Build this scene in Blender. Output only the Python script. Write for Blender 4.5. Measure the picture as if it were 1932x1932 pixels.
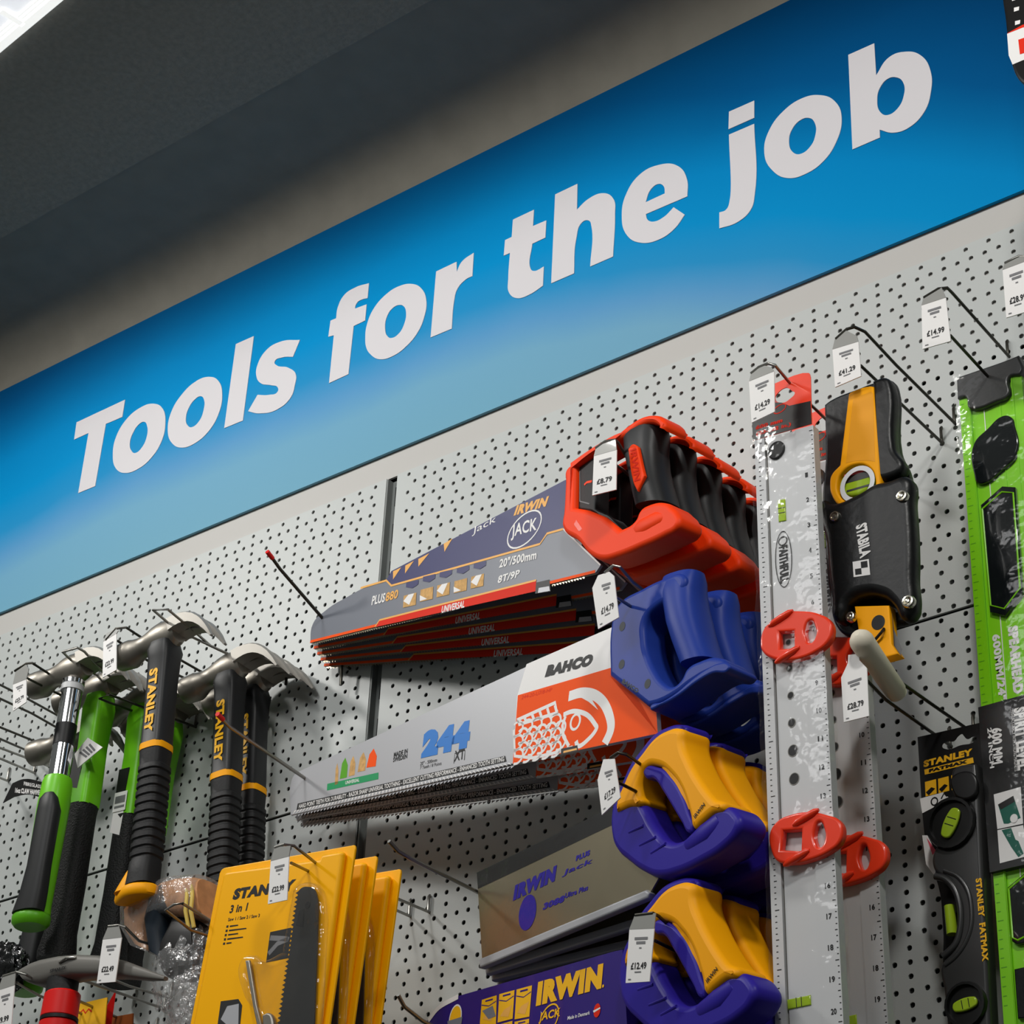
import bpy, math, random
import numpy as np
from mathutils import Vector, Matrix

for o in list(bpy.data.objects):
    bpy.data.objects.remove(o)
SC = bpy.context.scene
COL = SC.collection
rnd = random.Random(7)

# ---------------------------------------------------------------- camera
# all builders work in millimetres: x along the display wall, y out of it (towards the shopper is
# negative), z up from the top row of holes, which hangs 2.9 m over the floor
Z0 = 2.9
F = 4218.74
CAM = np.array([1510.756, -1611.516, -1376.692])
RM = np.array([[0.78112182, 0.62304398, 0.04080318],
               [-0.29533731, 0.42626572, -0.85502831],
               [-0.55011324, 0.65583056, 0.51697359]])
RM[2] = np.cross(RM[0], RM[1])
def V3(p): return Vector((p[0]*.001, p[1]*.001, p[2]*.001+Z0))
cd = bpy.data.cameras.new('camera'); cam = bpy.data.objects.new('camera', cd); COL.objects.link(cam)
cd.sensor_width = 36; cd.lens = F/1932*36; cd.clip_start = .05
mw = Matrix.Identity(4)
for i in range(3):
    mw[i][0] = RM[0][i]; mw[i][1] = -RM[1][i]; mw[i][2] = -RM[2][i]; mw[i][3] = V3(CAM)[i]
cam.matrix_world = mw
SC.camera = cam

# ---------------------------------------------------------------- light
SC.view_settings.view_transform = 'Standard'; SC.view_settings.look = 'None'
SC.view_settings.gamma = 1; SC.view_settings.use_curve_mapping = False
SC.view_settings.exposure = 0.0
wd = bpy.data.worlds.new('world'); SC.world = wd; wd.use_nodes = True
wd.node_tree.nodes['Background'].inputs[0].default_value = (.95, 1, .94, 1)
wd.node_tree.nodes['Background'].inputs[1].default_value = AMB if 'AMB' in globals() else .115
def spot(name, loc, aim, power, ang, size, col=(1, .98, .94)):
    l = bpy.data.lights.new(name, 'SPOT'); l.energy = power; l.spot_size = math.radians(ang); l.spot_blend = 1
    l.shadow_soft_size = size; l.color = col
    o = bpy.data.objects.new(name, l); COL.objects.link(o); o.location = V3(loc)
    o.rotation_euler = (V3(aim)-V3(loc)).to_track_quat('-Z', 'Y').to_euler()
    return o
spot('unseen_spot', (-1050, -1000, 490), (-330, 0, -160), 34, 104, .08)
spot('unseen_spot', (-120, -1040, 490), (0, 0, -140), 17, 104, .08)  # fill spot added to even out the middle of the wall
spot('unseen_spot', (1330, -1150, 490), (560, 0, -190), 40, 104, .08)
def area(name, loc, aim, power, sx, sy, col=(1, 1, 1)):
    l = bpy.data.lights.new(name, 'AREA'); l.energy = power; l.shape = 'RECTANGLE'; l.size = sx; l.size_y = sy; l.color = col
    o = bpy.data.objects.new(name, l); COL.objects.link(o); o.location = V3(loc)
    o.rotation_euler = (V3(aim)-V3(loc)).to_track_quat('-Z', 'Y').to_euler()
    return o
area('unseen_fill', (300, -2600, 800), (300, -1200, -600), 20, 1.6, .4)  # unseen fill, added for film and metal reflections and frontal light on the products

# ---------------------------------------------------------------- materials
def lin(c): return tuple((x/255/12.92) if x/255 <= .04045 else ((x/255+.055)/1.055)**2.4 for x in c)
MATS = {}
def mat(name, col, rough=.5, metal=0, spec=.3, bump=0, bscale=200, vary=0, vscale=40, coat=0, alpha=1, trans=0, emit=0, col2=None):
    m = bpy.data.materials.new(name); m.use_nodes = True; nt = m.node_tree
    b = nt.nodes['Principled BSDF']; c = lin(col)+(1,)
    b.inputs['Base Color'].default_value = c; b.inputs['Roughness'].default_value = rough
    b.inputs['Metallic'].default_value = metal; b.inputs['Specular IOR Level'].default_value = spec
    b.inputs['Coat Weight'].default_value = coat; b.inputs['Alpha'].default_value = alpha
    b.inputs['Transmission Weight'].default_value = trans
    if emit:
        b.inputs['Emission Color'].default_value = c; b.inputs['Emission Strength'].default_value = emit
    tc = nt.nodes.new('ShaderNodeTexCoord')
    if vary or col2:
        n = nt.nodes.new('ShaderNodeTexNoise'); n.inputs['Scale'].default_value = vscale; n.inputs['Detail'].default_value = 4
        nt.links.new(tc.outputs['Object'], n.inputs['Vector'])
        r = nt.nodes.new('ShaderNodeValToRGB'); r.color_ramp.elements[0].position = .3; r.color_ramp.elements[1].position = .7
        if col2: ca, cb = c, lin(col2)+(1,)
        else:
            ca = tuple(max(0, x*(1-vary)) for x in c[:3])+(1,); cb = tuple(min(1, x*(1+vary)) for x in c[:3])+(1,)
        r.color_ramp.elements[0].color = ca; r.color_ramp.elements[1].color = cb
        nt.links.new(n.outputs['Fac'], r.inputs['Fac']); nt.links.new(r.outputs['Color'], b.inputs['Base Color'])
    if bump:
        n = nt.nodes.new('ShaderNodeTexNoise'); n.inputs['Scale'].default_value = bscale; n.inputs['Detail'].default_value = 3
        nt.links.new(tc.outputs['Object'], n.inputs['Vector'])
        p = nt.nodes.new('ShaderNodeBump'); p.inputs['Strength'].default_value = bump; p.inputs['Distance'].default_value = .002
        nt.links.new(n.outputs['Fac'], p.inputs['Height']); nt.links.new(p.outputs['Normal'], b.inputs['Normal'])
    MATS[name] = m
    return m

M = {}
def defm(k, *a, **kw): M[k] = mat(k, *a, **kw)
defm('panel_grey', (184, 188, 186), .42, .0, .4, bump=.05, bscale=900)
defm('strip_grey', (186, 184, 180), .5)
defm('back_dark', (60, 62, 60), .7)
defm('post_grey', (120, 124, 122), .5)
defm('slot_black', (8, 8, 8), .8)
defm('soffit', (128, 125, 116), .7, bump=.2, bscale=60, vary=.06, vscale=25)
defm('board', (132, 129, 120), .8, bump=.6, bscale=160, vary=.1, vscale=120)
defm('floor_grey', (120, 118, 114), .5)
defm('white', (228, 228, 230), .5)
defm('letter_white', (210, 207, 210), .5)
defm('black', (14, 14, 15), .45)
defm('black_print', (18, 18, 20), .5)
defm('grey_print', (120, 120, 122), .5)
defm('wire', (150, 148, 142), .3, .9)
defm('wire_dark', (70, 68, 62), .35, .85)
defm('steel', (150, 145, 136), .42, .85, bump=.1, bscale=60)
defm('claw', (160, 156, 149), .48, .5)
defm('chrome', (225, 225, 228), .08, 1)
defm('rubber', (26, 26, 27), .55, bump=.1, bscale=300)
defm('rubber_knurl', (22, 23, 23), .6, bump=.8, bscale=500)
defm('rubber_soft', (34, 35, 36), .45)
defm('lime', (112, 200, 24), .35)
defm('lime_dark', (88, 165, 20), .4)
defm('yellow', (255, 172, 0), .5, 0, .18)
defm('yellow_pack', (255, 182, 0), .36, 0, .2)
defm('yellow_print', (248, 186, 24), .5)
defm('orange', (255, 66, 8), .5, 0, .18)
defm('orange_print', (252, 88, 18), .55, 0, .12)
defm('red_print', (226, 46, 24), .55, 0, .12)
defm('gold_print', (240, 176, 84), .45)
defm('navy_print', (44, 46, 100), .42, coat=.2)
defm('grey_sleeve', (120, 124, 134), .38, coat=.3)
defm('dark_sleeve', (60, 64, 70), .42)
defm('blue', (34, 60, 150), .42, 0, .16)
defm('blue_deep', (46, 34, 150), .4, 0, .18)
defm('purple_print', (42, 22, 120), .4, coat=.3)
defm('silver_sleeve', (176, 177, 181), .4, .12)
defm('white_print', (236, 234, 232), .45)
defm('sky_print', (30, 120, 205), .45)
defm('green_print', (20, 150, 90), .5)
defm('pale_wood', (205, 160, 96), .6, vary=.2, vscale=200)
defm('blade', (168, 158, 134), .3, .85)
defm('aluminium', (196, 197, 198), .5, .12, .25)
defm('alu_dark', (120, 118, 112), .4, .5)
defm('vial', (160, 190, 40), .15, coat=.5)
defm('clip_red', (242, 60, 26), .3, coat=.3)
defm('pick_grey', (112, 110, 105), .5, .2)
defm('pouch', (16, 17, 18), .38, bump=.2, bscale=120)
defm('rivet', (200, 196, 184), .2, 1)
defm('level_green', (132, 212, 16), .34)
defm('level_grey', (70, 70, 70), .3, .5)
defm('card_black', (18, 18, 18), .35)
defm('cream', (228, 220, 200), .5)
defm('red', (224, 22, 18), .4)
defm('kraft', (196, 140, 92), .6, vary=.2, vscale=60, bump=.5, bscale=60)
defm('teal_print', (20, 96, 80), .5)
defm('pink_print', (225, 90, 110), .5)
defm('dark_navy', (26, 36, 46), .5)
defm('flap', (150, 150, 146), .3, coat=.4)
def film(name, lo, hi, rough=.08, bump=.5, bscale=40, milk=0):
    m = bpy.data.materials.new(name); m.use_nodes = True; nt = m.node_tree; nt.nodes.clear()
    out = nt.nodes.new('ShaderNodeOutputMaterial'); mx = nt.nodes.new('ShaderNodeMixShader')
    t = nt.nodes.new('ShaderNodeBsdfTransparent'); g = nt.nodes.new('ShaderNodeBsdfGlossy'); g.inputs['Roughness'].default_value = rough
    lw = nt.nodes.new('ShaderNodeLayerWeight'); lw.inputs['Blend'].default_value = .2
    mr = nt.nodes.new('ShaderNodeMapRange'); mr.inputs['To Min'].default_value = lo; mr.inputs['To Max'].default_value = hi
    tc = nt.nodes.new('ShaderNodeTexCoord'); n = nt.nodes.new('ShaderNodeTexNoise'); n.inputs['Scale'].default_value = bscale; n.inputs['Detail'].default_value = 3
    bp = nt.nodes.new('ShaderNodeBump'); bp.inputs['Strength'].default_value = bump; bp.inputs['Distance'].default_value = .01
    nt.links.new(tc.outputs['Object'], n.inputs['Vector']); nt.links.new(n.outputs['Fac'], bp.inputs['Height'])
    nt.links.new(bp.outputs['Normal'], g.inputs['Normal']); nt.links.new(bp.outputs['Normal'], lw.inputs['Normal'])
    nt.links.new(lw.outputs['Facing'], mr.inputs['Value']); nt.links.new(mr.outputs['Result'], mx.inputs['Fac'])
    base = t
    if milk:
        d = nt.nodes.new('ShaderNodeBsdfDiffuse'); d.inputs['Color'].default_value = (.6, .6, .6, 1); m2 = nt.nodes.new('ShaderNodeMixShader')
        m2.inputs[0].default_value = milk; nt.links.new(t.outputs[0], m2.inputs[1]); nt.links.new(d.outputs[0], m2.inputs[2]); base = m2
    nt.links.new(base.outputs[0], mx.inputs[1]); nt.links.new(g.outputs[0], mx.inputs[2]); nt.links.new(mx.outputs[0], out.inputs[0])
    M[name] = m
film('clear_film', .008, .16, .1, .3, 34); film('blister_film', .01, .5, .07, .55, 26); film('crinkle_film', .05, .5, .2, 1.0, 60, .16)

# the sign's printed vinyl: deep blue at its top running into pale blue at its foot, slightly aslant, with some lens vignette painted in at its right end
m = bpy.data.materials.new('sign_vinyl'); m.use_nodes = True; nt = m.node_tree; b = nt.nodes['Principled BSDF']
b.inputs['Roughness'].default_value = .45
b.inputs['Specular IOR Level'].default_value = .05
tc = nt.nodes.new('ShaderNodeTexCoord'); sx = nt.nodes.new('ShaderNodeSeparateXYZ'); nt.links.new(tc.outputs['Object'], sx.inputs[0])
def mth(op, a, b_=None, c=None):
    q = nt.nodes.new('ShaderNodeMath'); q.operation = op
    for i, v in enumerate((a, b_, c)):
        if v is None: continue
        if isinstance(v, (int, float)): q.inputs[i].default_value = v
        else: nt.links.new(v, q.inputs[i])
    return q.outputs[0]
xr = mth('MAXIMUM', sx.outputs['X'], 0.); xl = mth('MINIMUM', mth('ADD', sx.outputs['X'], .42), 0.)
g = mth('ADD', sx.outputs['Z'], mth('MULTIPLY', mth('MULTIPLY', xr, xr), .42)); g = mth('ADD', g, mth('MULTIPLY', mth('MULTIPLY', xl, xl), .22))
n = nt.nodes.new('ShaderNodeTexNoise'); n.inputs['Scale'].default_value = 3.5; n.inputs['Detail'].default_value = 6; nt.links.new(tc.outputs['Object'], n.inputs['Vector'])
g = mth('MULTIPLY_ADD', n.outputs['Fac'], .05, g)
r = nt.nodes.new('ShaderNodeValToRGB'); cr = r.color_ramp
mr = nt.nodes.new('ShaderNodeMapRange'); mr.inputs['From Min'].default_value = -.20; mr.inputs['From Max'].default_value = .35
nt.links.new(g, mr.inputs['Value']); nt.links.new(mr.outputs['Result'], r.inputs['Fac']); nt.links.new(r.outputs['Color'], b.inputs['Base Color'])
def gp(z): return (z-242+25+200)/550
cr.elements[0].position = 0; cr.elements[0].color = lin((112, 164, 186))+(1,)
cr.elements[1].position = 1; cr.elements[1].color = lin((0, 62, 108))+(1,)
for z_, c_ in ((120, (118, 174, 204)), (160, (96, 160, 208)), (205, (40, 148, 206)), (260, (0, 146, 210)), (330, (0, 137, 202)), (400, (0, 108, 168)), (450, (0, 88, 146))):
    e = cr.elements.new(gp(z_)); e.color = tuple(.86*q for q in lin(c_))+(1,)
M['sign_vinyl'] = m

# ---------------------------------------------------------------- helpers
def on(u, v, P0, n):
    """the point of the plane (P0, n) that the photo shows at pixel u, v (mm)"""
    d = RM.T @ np.array([(u-966)/F, (v-966)/F, 1]); n = np.asarray(n, float)
    return CAM + d*(((np.asarray(P0, float)-CAM) @ n)/(d @ n))
def at(u, v, y=0): return on(u, v, (0, y, 0), (0, 1, 0))
def unit(a): a = np.asarray(a, float); return a/np.linalg.norm(a)

class Frame:
    """a local plane: origin o, ex to the right, ez up, ey its normal pointing away from the shopper"""
    def __init__(s, o, ex, ez=(0, 0, 1)):
        s.o = np.asarray(o, float); s.ex = unit(ex); s.ez = unit(np.asarray(ez, float)-np.dot(ez, s.ex)*s.ex); s.ey = np.cross(s.ez, s.ex)
    def w(s, x, z, y=0): return s.o+s.ex*x+s.ez*z+s.ey*y
    def px(s, u, v, y=0):
        p = on(u, v, s.o+s.ey*y, s.ey)-s.o
        return (float(p @ s.ex), float(p @ s.ez))
    def tr(s, pts, y=0, off=(0, 0), k=1): return [s.px(off[0]+p[0]*k, off[1]+p[1]*k, y)+tuple(p[2:]) for p in pts]
    def moved(s, o=None, rot=0):
        c, si = math.cos(rot), math.sin(rot)
        return Frame(s.o if o is None else o, s.ex*c+s.ez*si, s.ez*c-s.ex*si)

class MB:
    def __init__(s): s.v = []; s.f = []; s.m = []; s.sm = []; s.n = 0
    def add(s, V, Fc, m=0, sm=False):
        V = np.asarray(V, float).reshape(-1, 3); s.v.append(V)
        for f in Fc: s.f.append(tuple(i+s.n for i in f)); s.m.append(m); s.sm.append(sm)
        s.n += len(V); return s
    def box(s, c, d, m=0, R=None):
        c = np.asarray(c, float); h = np.asarray(d, float)/2
        q = np.array([(x, y, z) for x in (-1, 1) for y in (-1, 1) for z in (-1, 1)])*h
        if R is not None: q = q @ np.asarray(R)
        return s.add(q+c, [(0, 1, 3, 2), (4, 6, 7, 5), (0, 4, 5, 1), (2, 3, 7, 6), (0, 2, 6, 4), (1, 5, 7, 3)], m)
    def fbox(s, f, x0, x1, z0, z1, y0, y1, m=0):
        P = [f.w(x, z, y) for x in (x0, x1) for y in (y0, y1) for z in (z0, z1)]
        return s.add(P, [(0, 1, 3, 2), (4, 6, 7, 5), (0, 4, 5, 1), (2, 3, 7, 6), (0, 2, 6, 4), (1, 5, 7, 3)], m)
    def loft(s, rings, m=0, caps=True, sm=True):
        n = len(rings[0]); V = np.concatenate([np.asarray(r, float) for r in rings]); Fc = []
        for i in range(len(rings)-1):
            for j in range(n):
                k = (j+1) % n; Fc.append((i*n+j, i*n+k, (i+1)*n+k, (i+1)*n+j))
        s.add(V, Fc, m, sm)
        if caps: s.add(V[:n], [tuple(range(n))[::-1]], m); s.add(V[-n:], [tuple(range(n))], m)
        return s
    def tube(s, P, r=1.5, m=0, n=8, caps=True):
        P = [np.asarray(p, float) for p in P]; rings = []; up = None
        for i, p in enumerate(P):
            d = unit(P[min(i+1, len(P)-1)]-P[max(i-1, 0)])
            if up is None: up = np.cross(d, (0, 0, 1) if abs(d[2]) < .9 else (1, 0, 0))
            a = unit(up-np.dot(up, d)*d); up = a; b = np.cross(d, a); rr = r[i] if isinstance(r, (list, tuple)) else r
            rings.append([p+rr*(math.cos(t)*a+math.sin(t)*b) for t in np.linspace(0, 2*math.pi, n, endpoint=False)])
        return s.loft(rings, m, caps)
    def ell(s, sections, m=0, n=20, caps=True):
        """loft of ellipses: each (centre, axis a, axis b)"""
        T = np.linspace(0, 2*math.pi, n, endpoint=False)
        return s.loft([[np.asarray(c)+math.cos(t)*np.asarray(a)+math.sin(t)*np.asarray(b) for t in T] for c, a, b in sections], m, caps)
    def flat(s, f, pts, y, m=0):
        """one flat printed patch, a polygon in the frame"""
        P = [f.w(p[0], p[1], y) for p in pts]
        return s.add(P, [tuple(range(len(P)))], m)
    def mesh2d(s, VF, fn, m=0):
        V, Fc = VF
        return s.add([fn(x, y) for x, y in V], Fc, m)
    def text(s, t, f, bl, br, tl, y, m=0, bold=.02, shear=0, sp=1):
        """lettering stretched to the box bottom-left, bottom-right, top-left (frame units)"""
        V, Fc, (x0, x1, y0, y1) = text2d(t, bold, shear, sp)
        bl = np.array(bl[:2]); e1 = np.array(br[:2])-bl; e2 = np.array(tl[:2])-bl
        P = []
        for x, q in V:
            g = bl+e1*((x-x0)/(x1-x0))+e2*((q-y0)/(y1-y0)); P.append(f.w(g[0], g[1], y))
        return s.add(P, Fc, m)
    def sphere(s, c, r, m=0, n=12, ax=None):
        R = np.eye(3) if ax is None else np.asarray(ax)
        r = np.ones(3)*r
        secs = []
        for i in range(n+1):
            t = -math.pi/2+math.pi*i/n; rr = max(math.cos(t), .02)
            secs.append((np.asarray(c)+R[2]*r[2]*math.sin(t), R[0]*r[0]*rr, R[1]*r[1]*rr))
        return s.ell(secs, m, n*2)
    def build(s, name, mats, parent=None, org=None, sharp=40):
        V = np.concatenate(s.v)
        if org is None: org = ORG[parent.name] if parent is not None else (V.min(0)+V.max(0))/2
        org = np.asarray(org, float)
        me = bpy.data.meshes.new(name); me.from_pydata(((V-org)*.001).tolist(), [], s.f)
        mats = mats if isinstance(mats, (list, tuple)) else [mats]
        for k in mats: me.materials.append(M[k] if isinstance(k, str) else k)
        me.polygons.foreach_set('material_index', s.m); me.polygons.foreach_set('use_smooth', s.sm)
        me.validate(); me.update()
        if any(s.sm): me.set_sharp_from_angle(angle=math.radians(sharp))
        o = bpy.data.objects.new(name, me); COL.objects.link(o)
        if parent is not None: o.parent = parent
        else: o.location = V3(org)
        ORG[o.name] = org
        return o
ORG = {}
_T = {}
def text2d(t, bold=.02, shear=0, sp=1):
    k = (t, bold, shear, sp)
    if k not in _T:
        c = bpy.data.curves.new('t', 'FONT'); c.body = t; c.size = 1; c.offset = bold; c.shear = shear; c.space_character = sp*(1+1.6*bold)
        c.resolution_u = 3; c.fill_mode = 'FRONT'; c.extrude = 0
        o = bpy.data.objects.new('t', c); COL.objects.link(o)
        dg = bpy.context.evaluated_depsgraph_get(); dg.update(); me = bpy.data.meshes.new_from_object(o.evaluated_get(dg))
        V = [(v.co.x, v.co.y) for v in me.vertices]; Fc = [tuple(p.vertices) for p in me.polygons]
        bpy.data.objects.remove(o); bpy.data.meshes.remove(me); bpy.data.curves.remove(c)
        a = np.array(V); _T[k] = (V, Fc, (a[:, 0].min(), a[:, 0].max(), a[:, 1].min(), a[:, 1].max()))
    return _T[k]
def plate(mbx, f, loops, y0, y1, bev=0, m=0, res=6, bres=2, sm=True):
    """a flat part with a rounded rim: first loop the outline, the others its holes; points (x, z) are
    smooth, (x, z, 1) are corners; it fills the frame's depth y0..y1"""
    c = bpy.data.curves.new('c', 'CURVE'); c.dimensions = '2D'; c.fill_mode = 'BOTH'; c.resolution_u = res
    h = abs(y1-y0)/2; bev = min(bev, h*.98); c.extrude = h-bev; c.bevel_depth = bev; c.bevel_resolution = bres; c.offset = -bev
    for L in loops:
        sp = c.splines.new('BEZIER'); sp.bezier_points.add(len(L)-1); sp.use_cyclic_u = True
        for bp, p in zip(sp.bezier_points, L):
            bp.co = (p[0], p[1], 0); t = 'VECTOR' if len(p) > 2 else 'AUTO'; bp.handle_left_type = bp.handle_right_type = t
    o = bpy.data.objects.new('c', c); COL.objects.link(o)
    dg = bpy.context.evaluated_depsgraph_get(); dg.update(); me = bpy.data.meshes.new_from_object(o.evaluated_get(dg))
    ym = (y0+y1)/2
    V = [f.w(v.co.x, v.co.y, ym-v.co.z) for v in me.vertices]; Fc = [tuple(p.vertices) for p in me.polygons]
    bpy.data.objects.remove(o); bpy.data.meshes.remove(me); bpy.data.curves.remove(c)
    mbx.add(V, Fc, m, sm and bev > 0)
    return mbx
def spline2d(L, res=6):
    """outline only, as a dense polygon"""
    P = [np.array(p[:2], float) for p in L]; n = len(P); out = []
    for i in range(n):
        p0, p1, p2, p3 = P[i-1], P[i], P[(i+1) % n], P[(i+2) % n]
        c1, c2 = len(L[i]) > 2, len(L[(i+1) % n]) > 2
        m1 = (p2-p1) if c1 else (p2-p0)/2; m2 = (p2-p1) if c2 else (p3-p1)/2
        if c1 and c2: out.append(tuple(p1)); continue
        for k in range(res):
            t = k/res; out.append(tuple((2*t**3-3*t*t+1)*p1+(t**3-2*t*t+t)*m1+(-2*t**3+3*t*t)*p2+(t**3-t*t)*m2))
    return out
def tag(o, label, cat, group=None):
    o['label'] = label; o['category'] = cat
    if group: o['group'] = group
    return o
def thing(name, label, cat, org, group=None):
    o = bpy.data.objects.new(name, None); COL.objects.link(o); o.location = V3(org); o.empty_display_size = .02
    ORG[o.name] = np.asarray(org, float)
    return tag(o, label, cat, group)
def structure(o): o['kind'] = 'structure'; return o
def dup(root, label, group=None, d=(0, 0, 0), rot=None, pivot=None):
    """copy a thing with its parts and sub-parts, shifted by d mm; rot (radians about z) turns it about its base"""
    def cp(o, par):
        c = o.copy(); COL.objects.link(c)
        if par is not None: c.parent = par
        ORG[c.name] = ORG.get(o.name)
        for ch in o.children: cp(ch, c)
        return c
    r = cp(root, None)
    r.location = root.location+Vector((d[0]*.001, d[1]*.001, d[2]*.001))
    if rot is not None: r.rotation_euler = rot
    r['label'] = label
    if group: r['group'] = group
    return r
XW = (1, 0, 0)
WALL = Frame((0, 0, 0), XW)
# ================================================================ the setting
mb = MB(); mb.box((200, 60, -50), (5200, 80, 5700)); structure(mb.build('wall_back', 'back_dark'))
mb = MB(); mb.box((200, -2000, -2925), (6000, 5000, 50)); structure(mb.build('floor', 'floor_grey'))
# cove and soffit over the sign
mb = MB(); prof = [(0, 441)]
for i in range(1, 13):
    a = math.radians(90*i/12); prof.append((-62*(1-math.cos(a)), 444+58*math.sin(a)))
prof += [(-200, 506), (-200, 560), (20, 560), (20, 441)]
n = len(prof)
mb.loft([[(x, y, z) for y, z in prof] for x in (-1900, 2300)], 0, True, True); structure(mb.build('trim_1', 'soffit', sharp=30))
mb = MB(); mb.box((200, -420, 530), (4200, 440, 66)); structure(mb.build('ceiling', 'board'))
# ---- perforated panels: rows alternate three and five holes to 75 mm
def perf(name, label, x0, x1, r0, r1, xoff, zoff, xl, xr, zt, zb):
    mb = MB(); V = []; Fc = []; S = 10; R = 2.6; T = 1.6; nv = 0
    ang = np.linspace(0, 2*math.pi, S, endpoint=False)+.3; cs = np.stack([np.cos(ang), np.sin(ang)], 1)
    for r in range(r0, r1):
        z = -12.5*r+zoff; pit = 25. if r % 2 == 0 else 15.
        k0 = math.ceil((x0-xoff)/pit-1e-6); k1 = math.floor((x1-xoff)/pit+1e-6)
        off = 25. if r % 2 else 0.
        k0 = math.ceil((x0-xoff-off)/pit); k1 = math.floor((x1-xoff-off)/pit)
        hw = pit/2; up = zt-z if r == r0 else 6.25; dn = z-zb if r == r1-1 else 6.25
        A = np.sort(np.concatenate([ang, [math.atan2(up, hw), math.atan2(up, -hw), 2*math.pi+math.atan2(-dn, -hw), 2*math.pi+math.atan2(-dn, hw)]])); n = len(A)
        cc = np.stack([np.cos(A), np.sin(A)], 1); hz = np.where(cc[:, 1] > 0, up, dn)
        kk = np.minimum(hw/np.maximum(abs(cc[:, 0]), 1e-6), hz/np.maximum(abs(cc[:, 1]), 1e-6)); O = cc*kk[:, None]; I = cc*R
        for k in range(k0, k1+1):
            x = xoff+off+k*pit
            V += [(x+a, 0, z+b) for a, b in O]+[(x+a, 0, z+b) for a, b in I]+[(x+a, T, z+b) for a, b in I]
            for j in range(n):
                q = (j+1) % n
                Fc.append((nv+j, nv+q, nv+n+q, nv+n+j)); Fc.append((nv+n+j, nv+n+q, nv+2*n+q, nv+2*n+j))
            nv += 3*n
        xa, xb = xoff+off+k0*pit-hw, xoff+off+k1*pit+hw
        for a, b in ((xl, xa), (xb, xr)):
            if b > a+.01: V += [(a, 0, z-dn), (b, 0, z-dn), (b, 0, z+up), (a, 0, z+up)]; Fc.append((nv, nv+1, nv+2, nv+3)); nv += 4
    mb.add(V, Fc, 0)
    D = 2.4     # folded rim
    for q in ([(xl, 0, zt), (xr, 0, zt), (xr, D, zt), (xl, D, zt)], [(xl, 0, zb), (xl, D, zb), (xr, D, zb), (xr, 0, zb)],
              [(xl, 0, zb), (xl, 0, zt), (xl, D, zt), (xl, D, zb)], [(xr, 0, zb), (xr, D, zb), (xr, D, zt), (xr, 0, zt)]):
        mb.add(q, [(0, 1, 2, 3)], 0)
    return tag(mb.build(name, 'panel_grey'), label, 'perforated panel', 'perforated panels of the display wall')
perf('perforated_panel', 'light grey perforated steel panel under the sign, right of the dark slotted post', -2, 1100, 0, 32, 0, 0, -18, 1130, 6, -391.2)
perf('perforated_panel', 'light grey perforated steel panel under the sign, left of the dark slotted post', -1000, -52, 0, 32, -52, .6, -1030, -35, 6, -391.2)
perf('perforated_panel', 'lower perforated steel panel behind the yellow handled saws, below the long seam', -8, 1100, 32, 66, -3.5, 1.4, -21.5, 1130, -394.6, -820)
perf('perforated_panel', 'lower perforated steel panel behind the hammer handles, below the long seam', -1000, -52, 32, 66, -55, 1.4, -1030, -38, -394.6, -820)
# board behind the panels' upper rows, header strip and sign
mb = MB()
for x0, x1, z0, z1 in ((-1100, 1300, 7, 44), (-1100, -40, -124, 7), (-15, 1300, -124, 7)): mb.fbox(WALL, x0, x1, z0, z1, 3, 6)
tag(mb.build('header_board', 'strip_grey'), 'plain light grey board strip between the blue sign and the perforated panels', 'header board')
# slotted upright
mb = MB(); f = WALL
mb.fbox(f, -34.5, -18.5, -900, 5, 9, 20, 0)
mb.fbox(f, -34.5, -32.5, -900, 5, .5, 9, 0)
for k in range(18): mb.fbox(f, -27.5, -22.5, -30-k*50, -4-k*50, 8.6, 10, 1)
tag(mb.build('slotted_upright', ['post_grey', 'slot_black']), 'dark slotted steel upright in the gap between left and right panels', 'upright')

# ---- sign
SF = Frame((-20, -1, 242), XW)
sg = thing('sign_board', 'long blue gradient shop sign reading Tools for the job', 'sign', SF.o)
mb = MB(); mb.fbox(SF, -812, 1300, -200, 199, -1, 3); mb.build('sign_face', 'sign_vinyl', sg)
def S(pts, k=1, off=(0, 0)): return SF.tr(pts, -1, off, k)
def letter(loops): 
    mb = MB(); plate(mb, SF, loops, -1.8, -1.02, 0, 0, 10); mb.build('letter', 'letter_white', sg)
c = 1
letter([S([(935,755,c),(1523,480,c),(1490,690,c),(1290,775,c),(1160,1530,c),(955,1615,c),(1080,885,c),(905,965,c)], .1553, (0, 680))])
ko = .3986; oo = (130, 550)
O_out = S([(470,660),(485,575),(535,490),(605,425),(665,405),(710,425),(727,490),(710,580),(665,660),(600,718),(535,740),(487,715)], ko, oo)
O_in = S([(555,605),(570,550),(600,510),(625,497),(642,515),(640,560),(618,615),(585,643),(562,632)], ko, oo)
def olet(u, v):
    # the same o set down where the photo shows it; u, v its middle
    a = np.array(O_out)[:, :2]; mid = (a.min(0)+a.max(0))/2; d = np.array(SF.px(u, v, -1))-mid
    return [[(p[0]+d[0], p[1]+d[1]) for p in L] for L in (O_out, O_in)]
letter([O_out, O_in])
letter([S([(210,780),(225,690),(275,605),(345,548),(400,532),(445,555),(458,620),(440,710),(390,790),(330,840),(265,860),(222,835)], ko, oo),
        S([(290,720),(305,670),(335,628),(358,618),(372,637),(370,690),(347,740),(318,765),(298,755)], ko, oo)])
letter([S([(792,250,c),(877,212,c),(825,612,c),(737,648,c)], ko, oo)])
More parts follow.
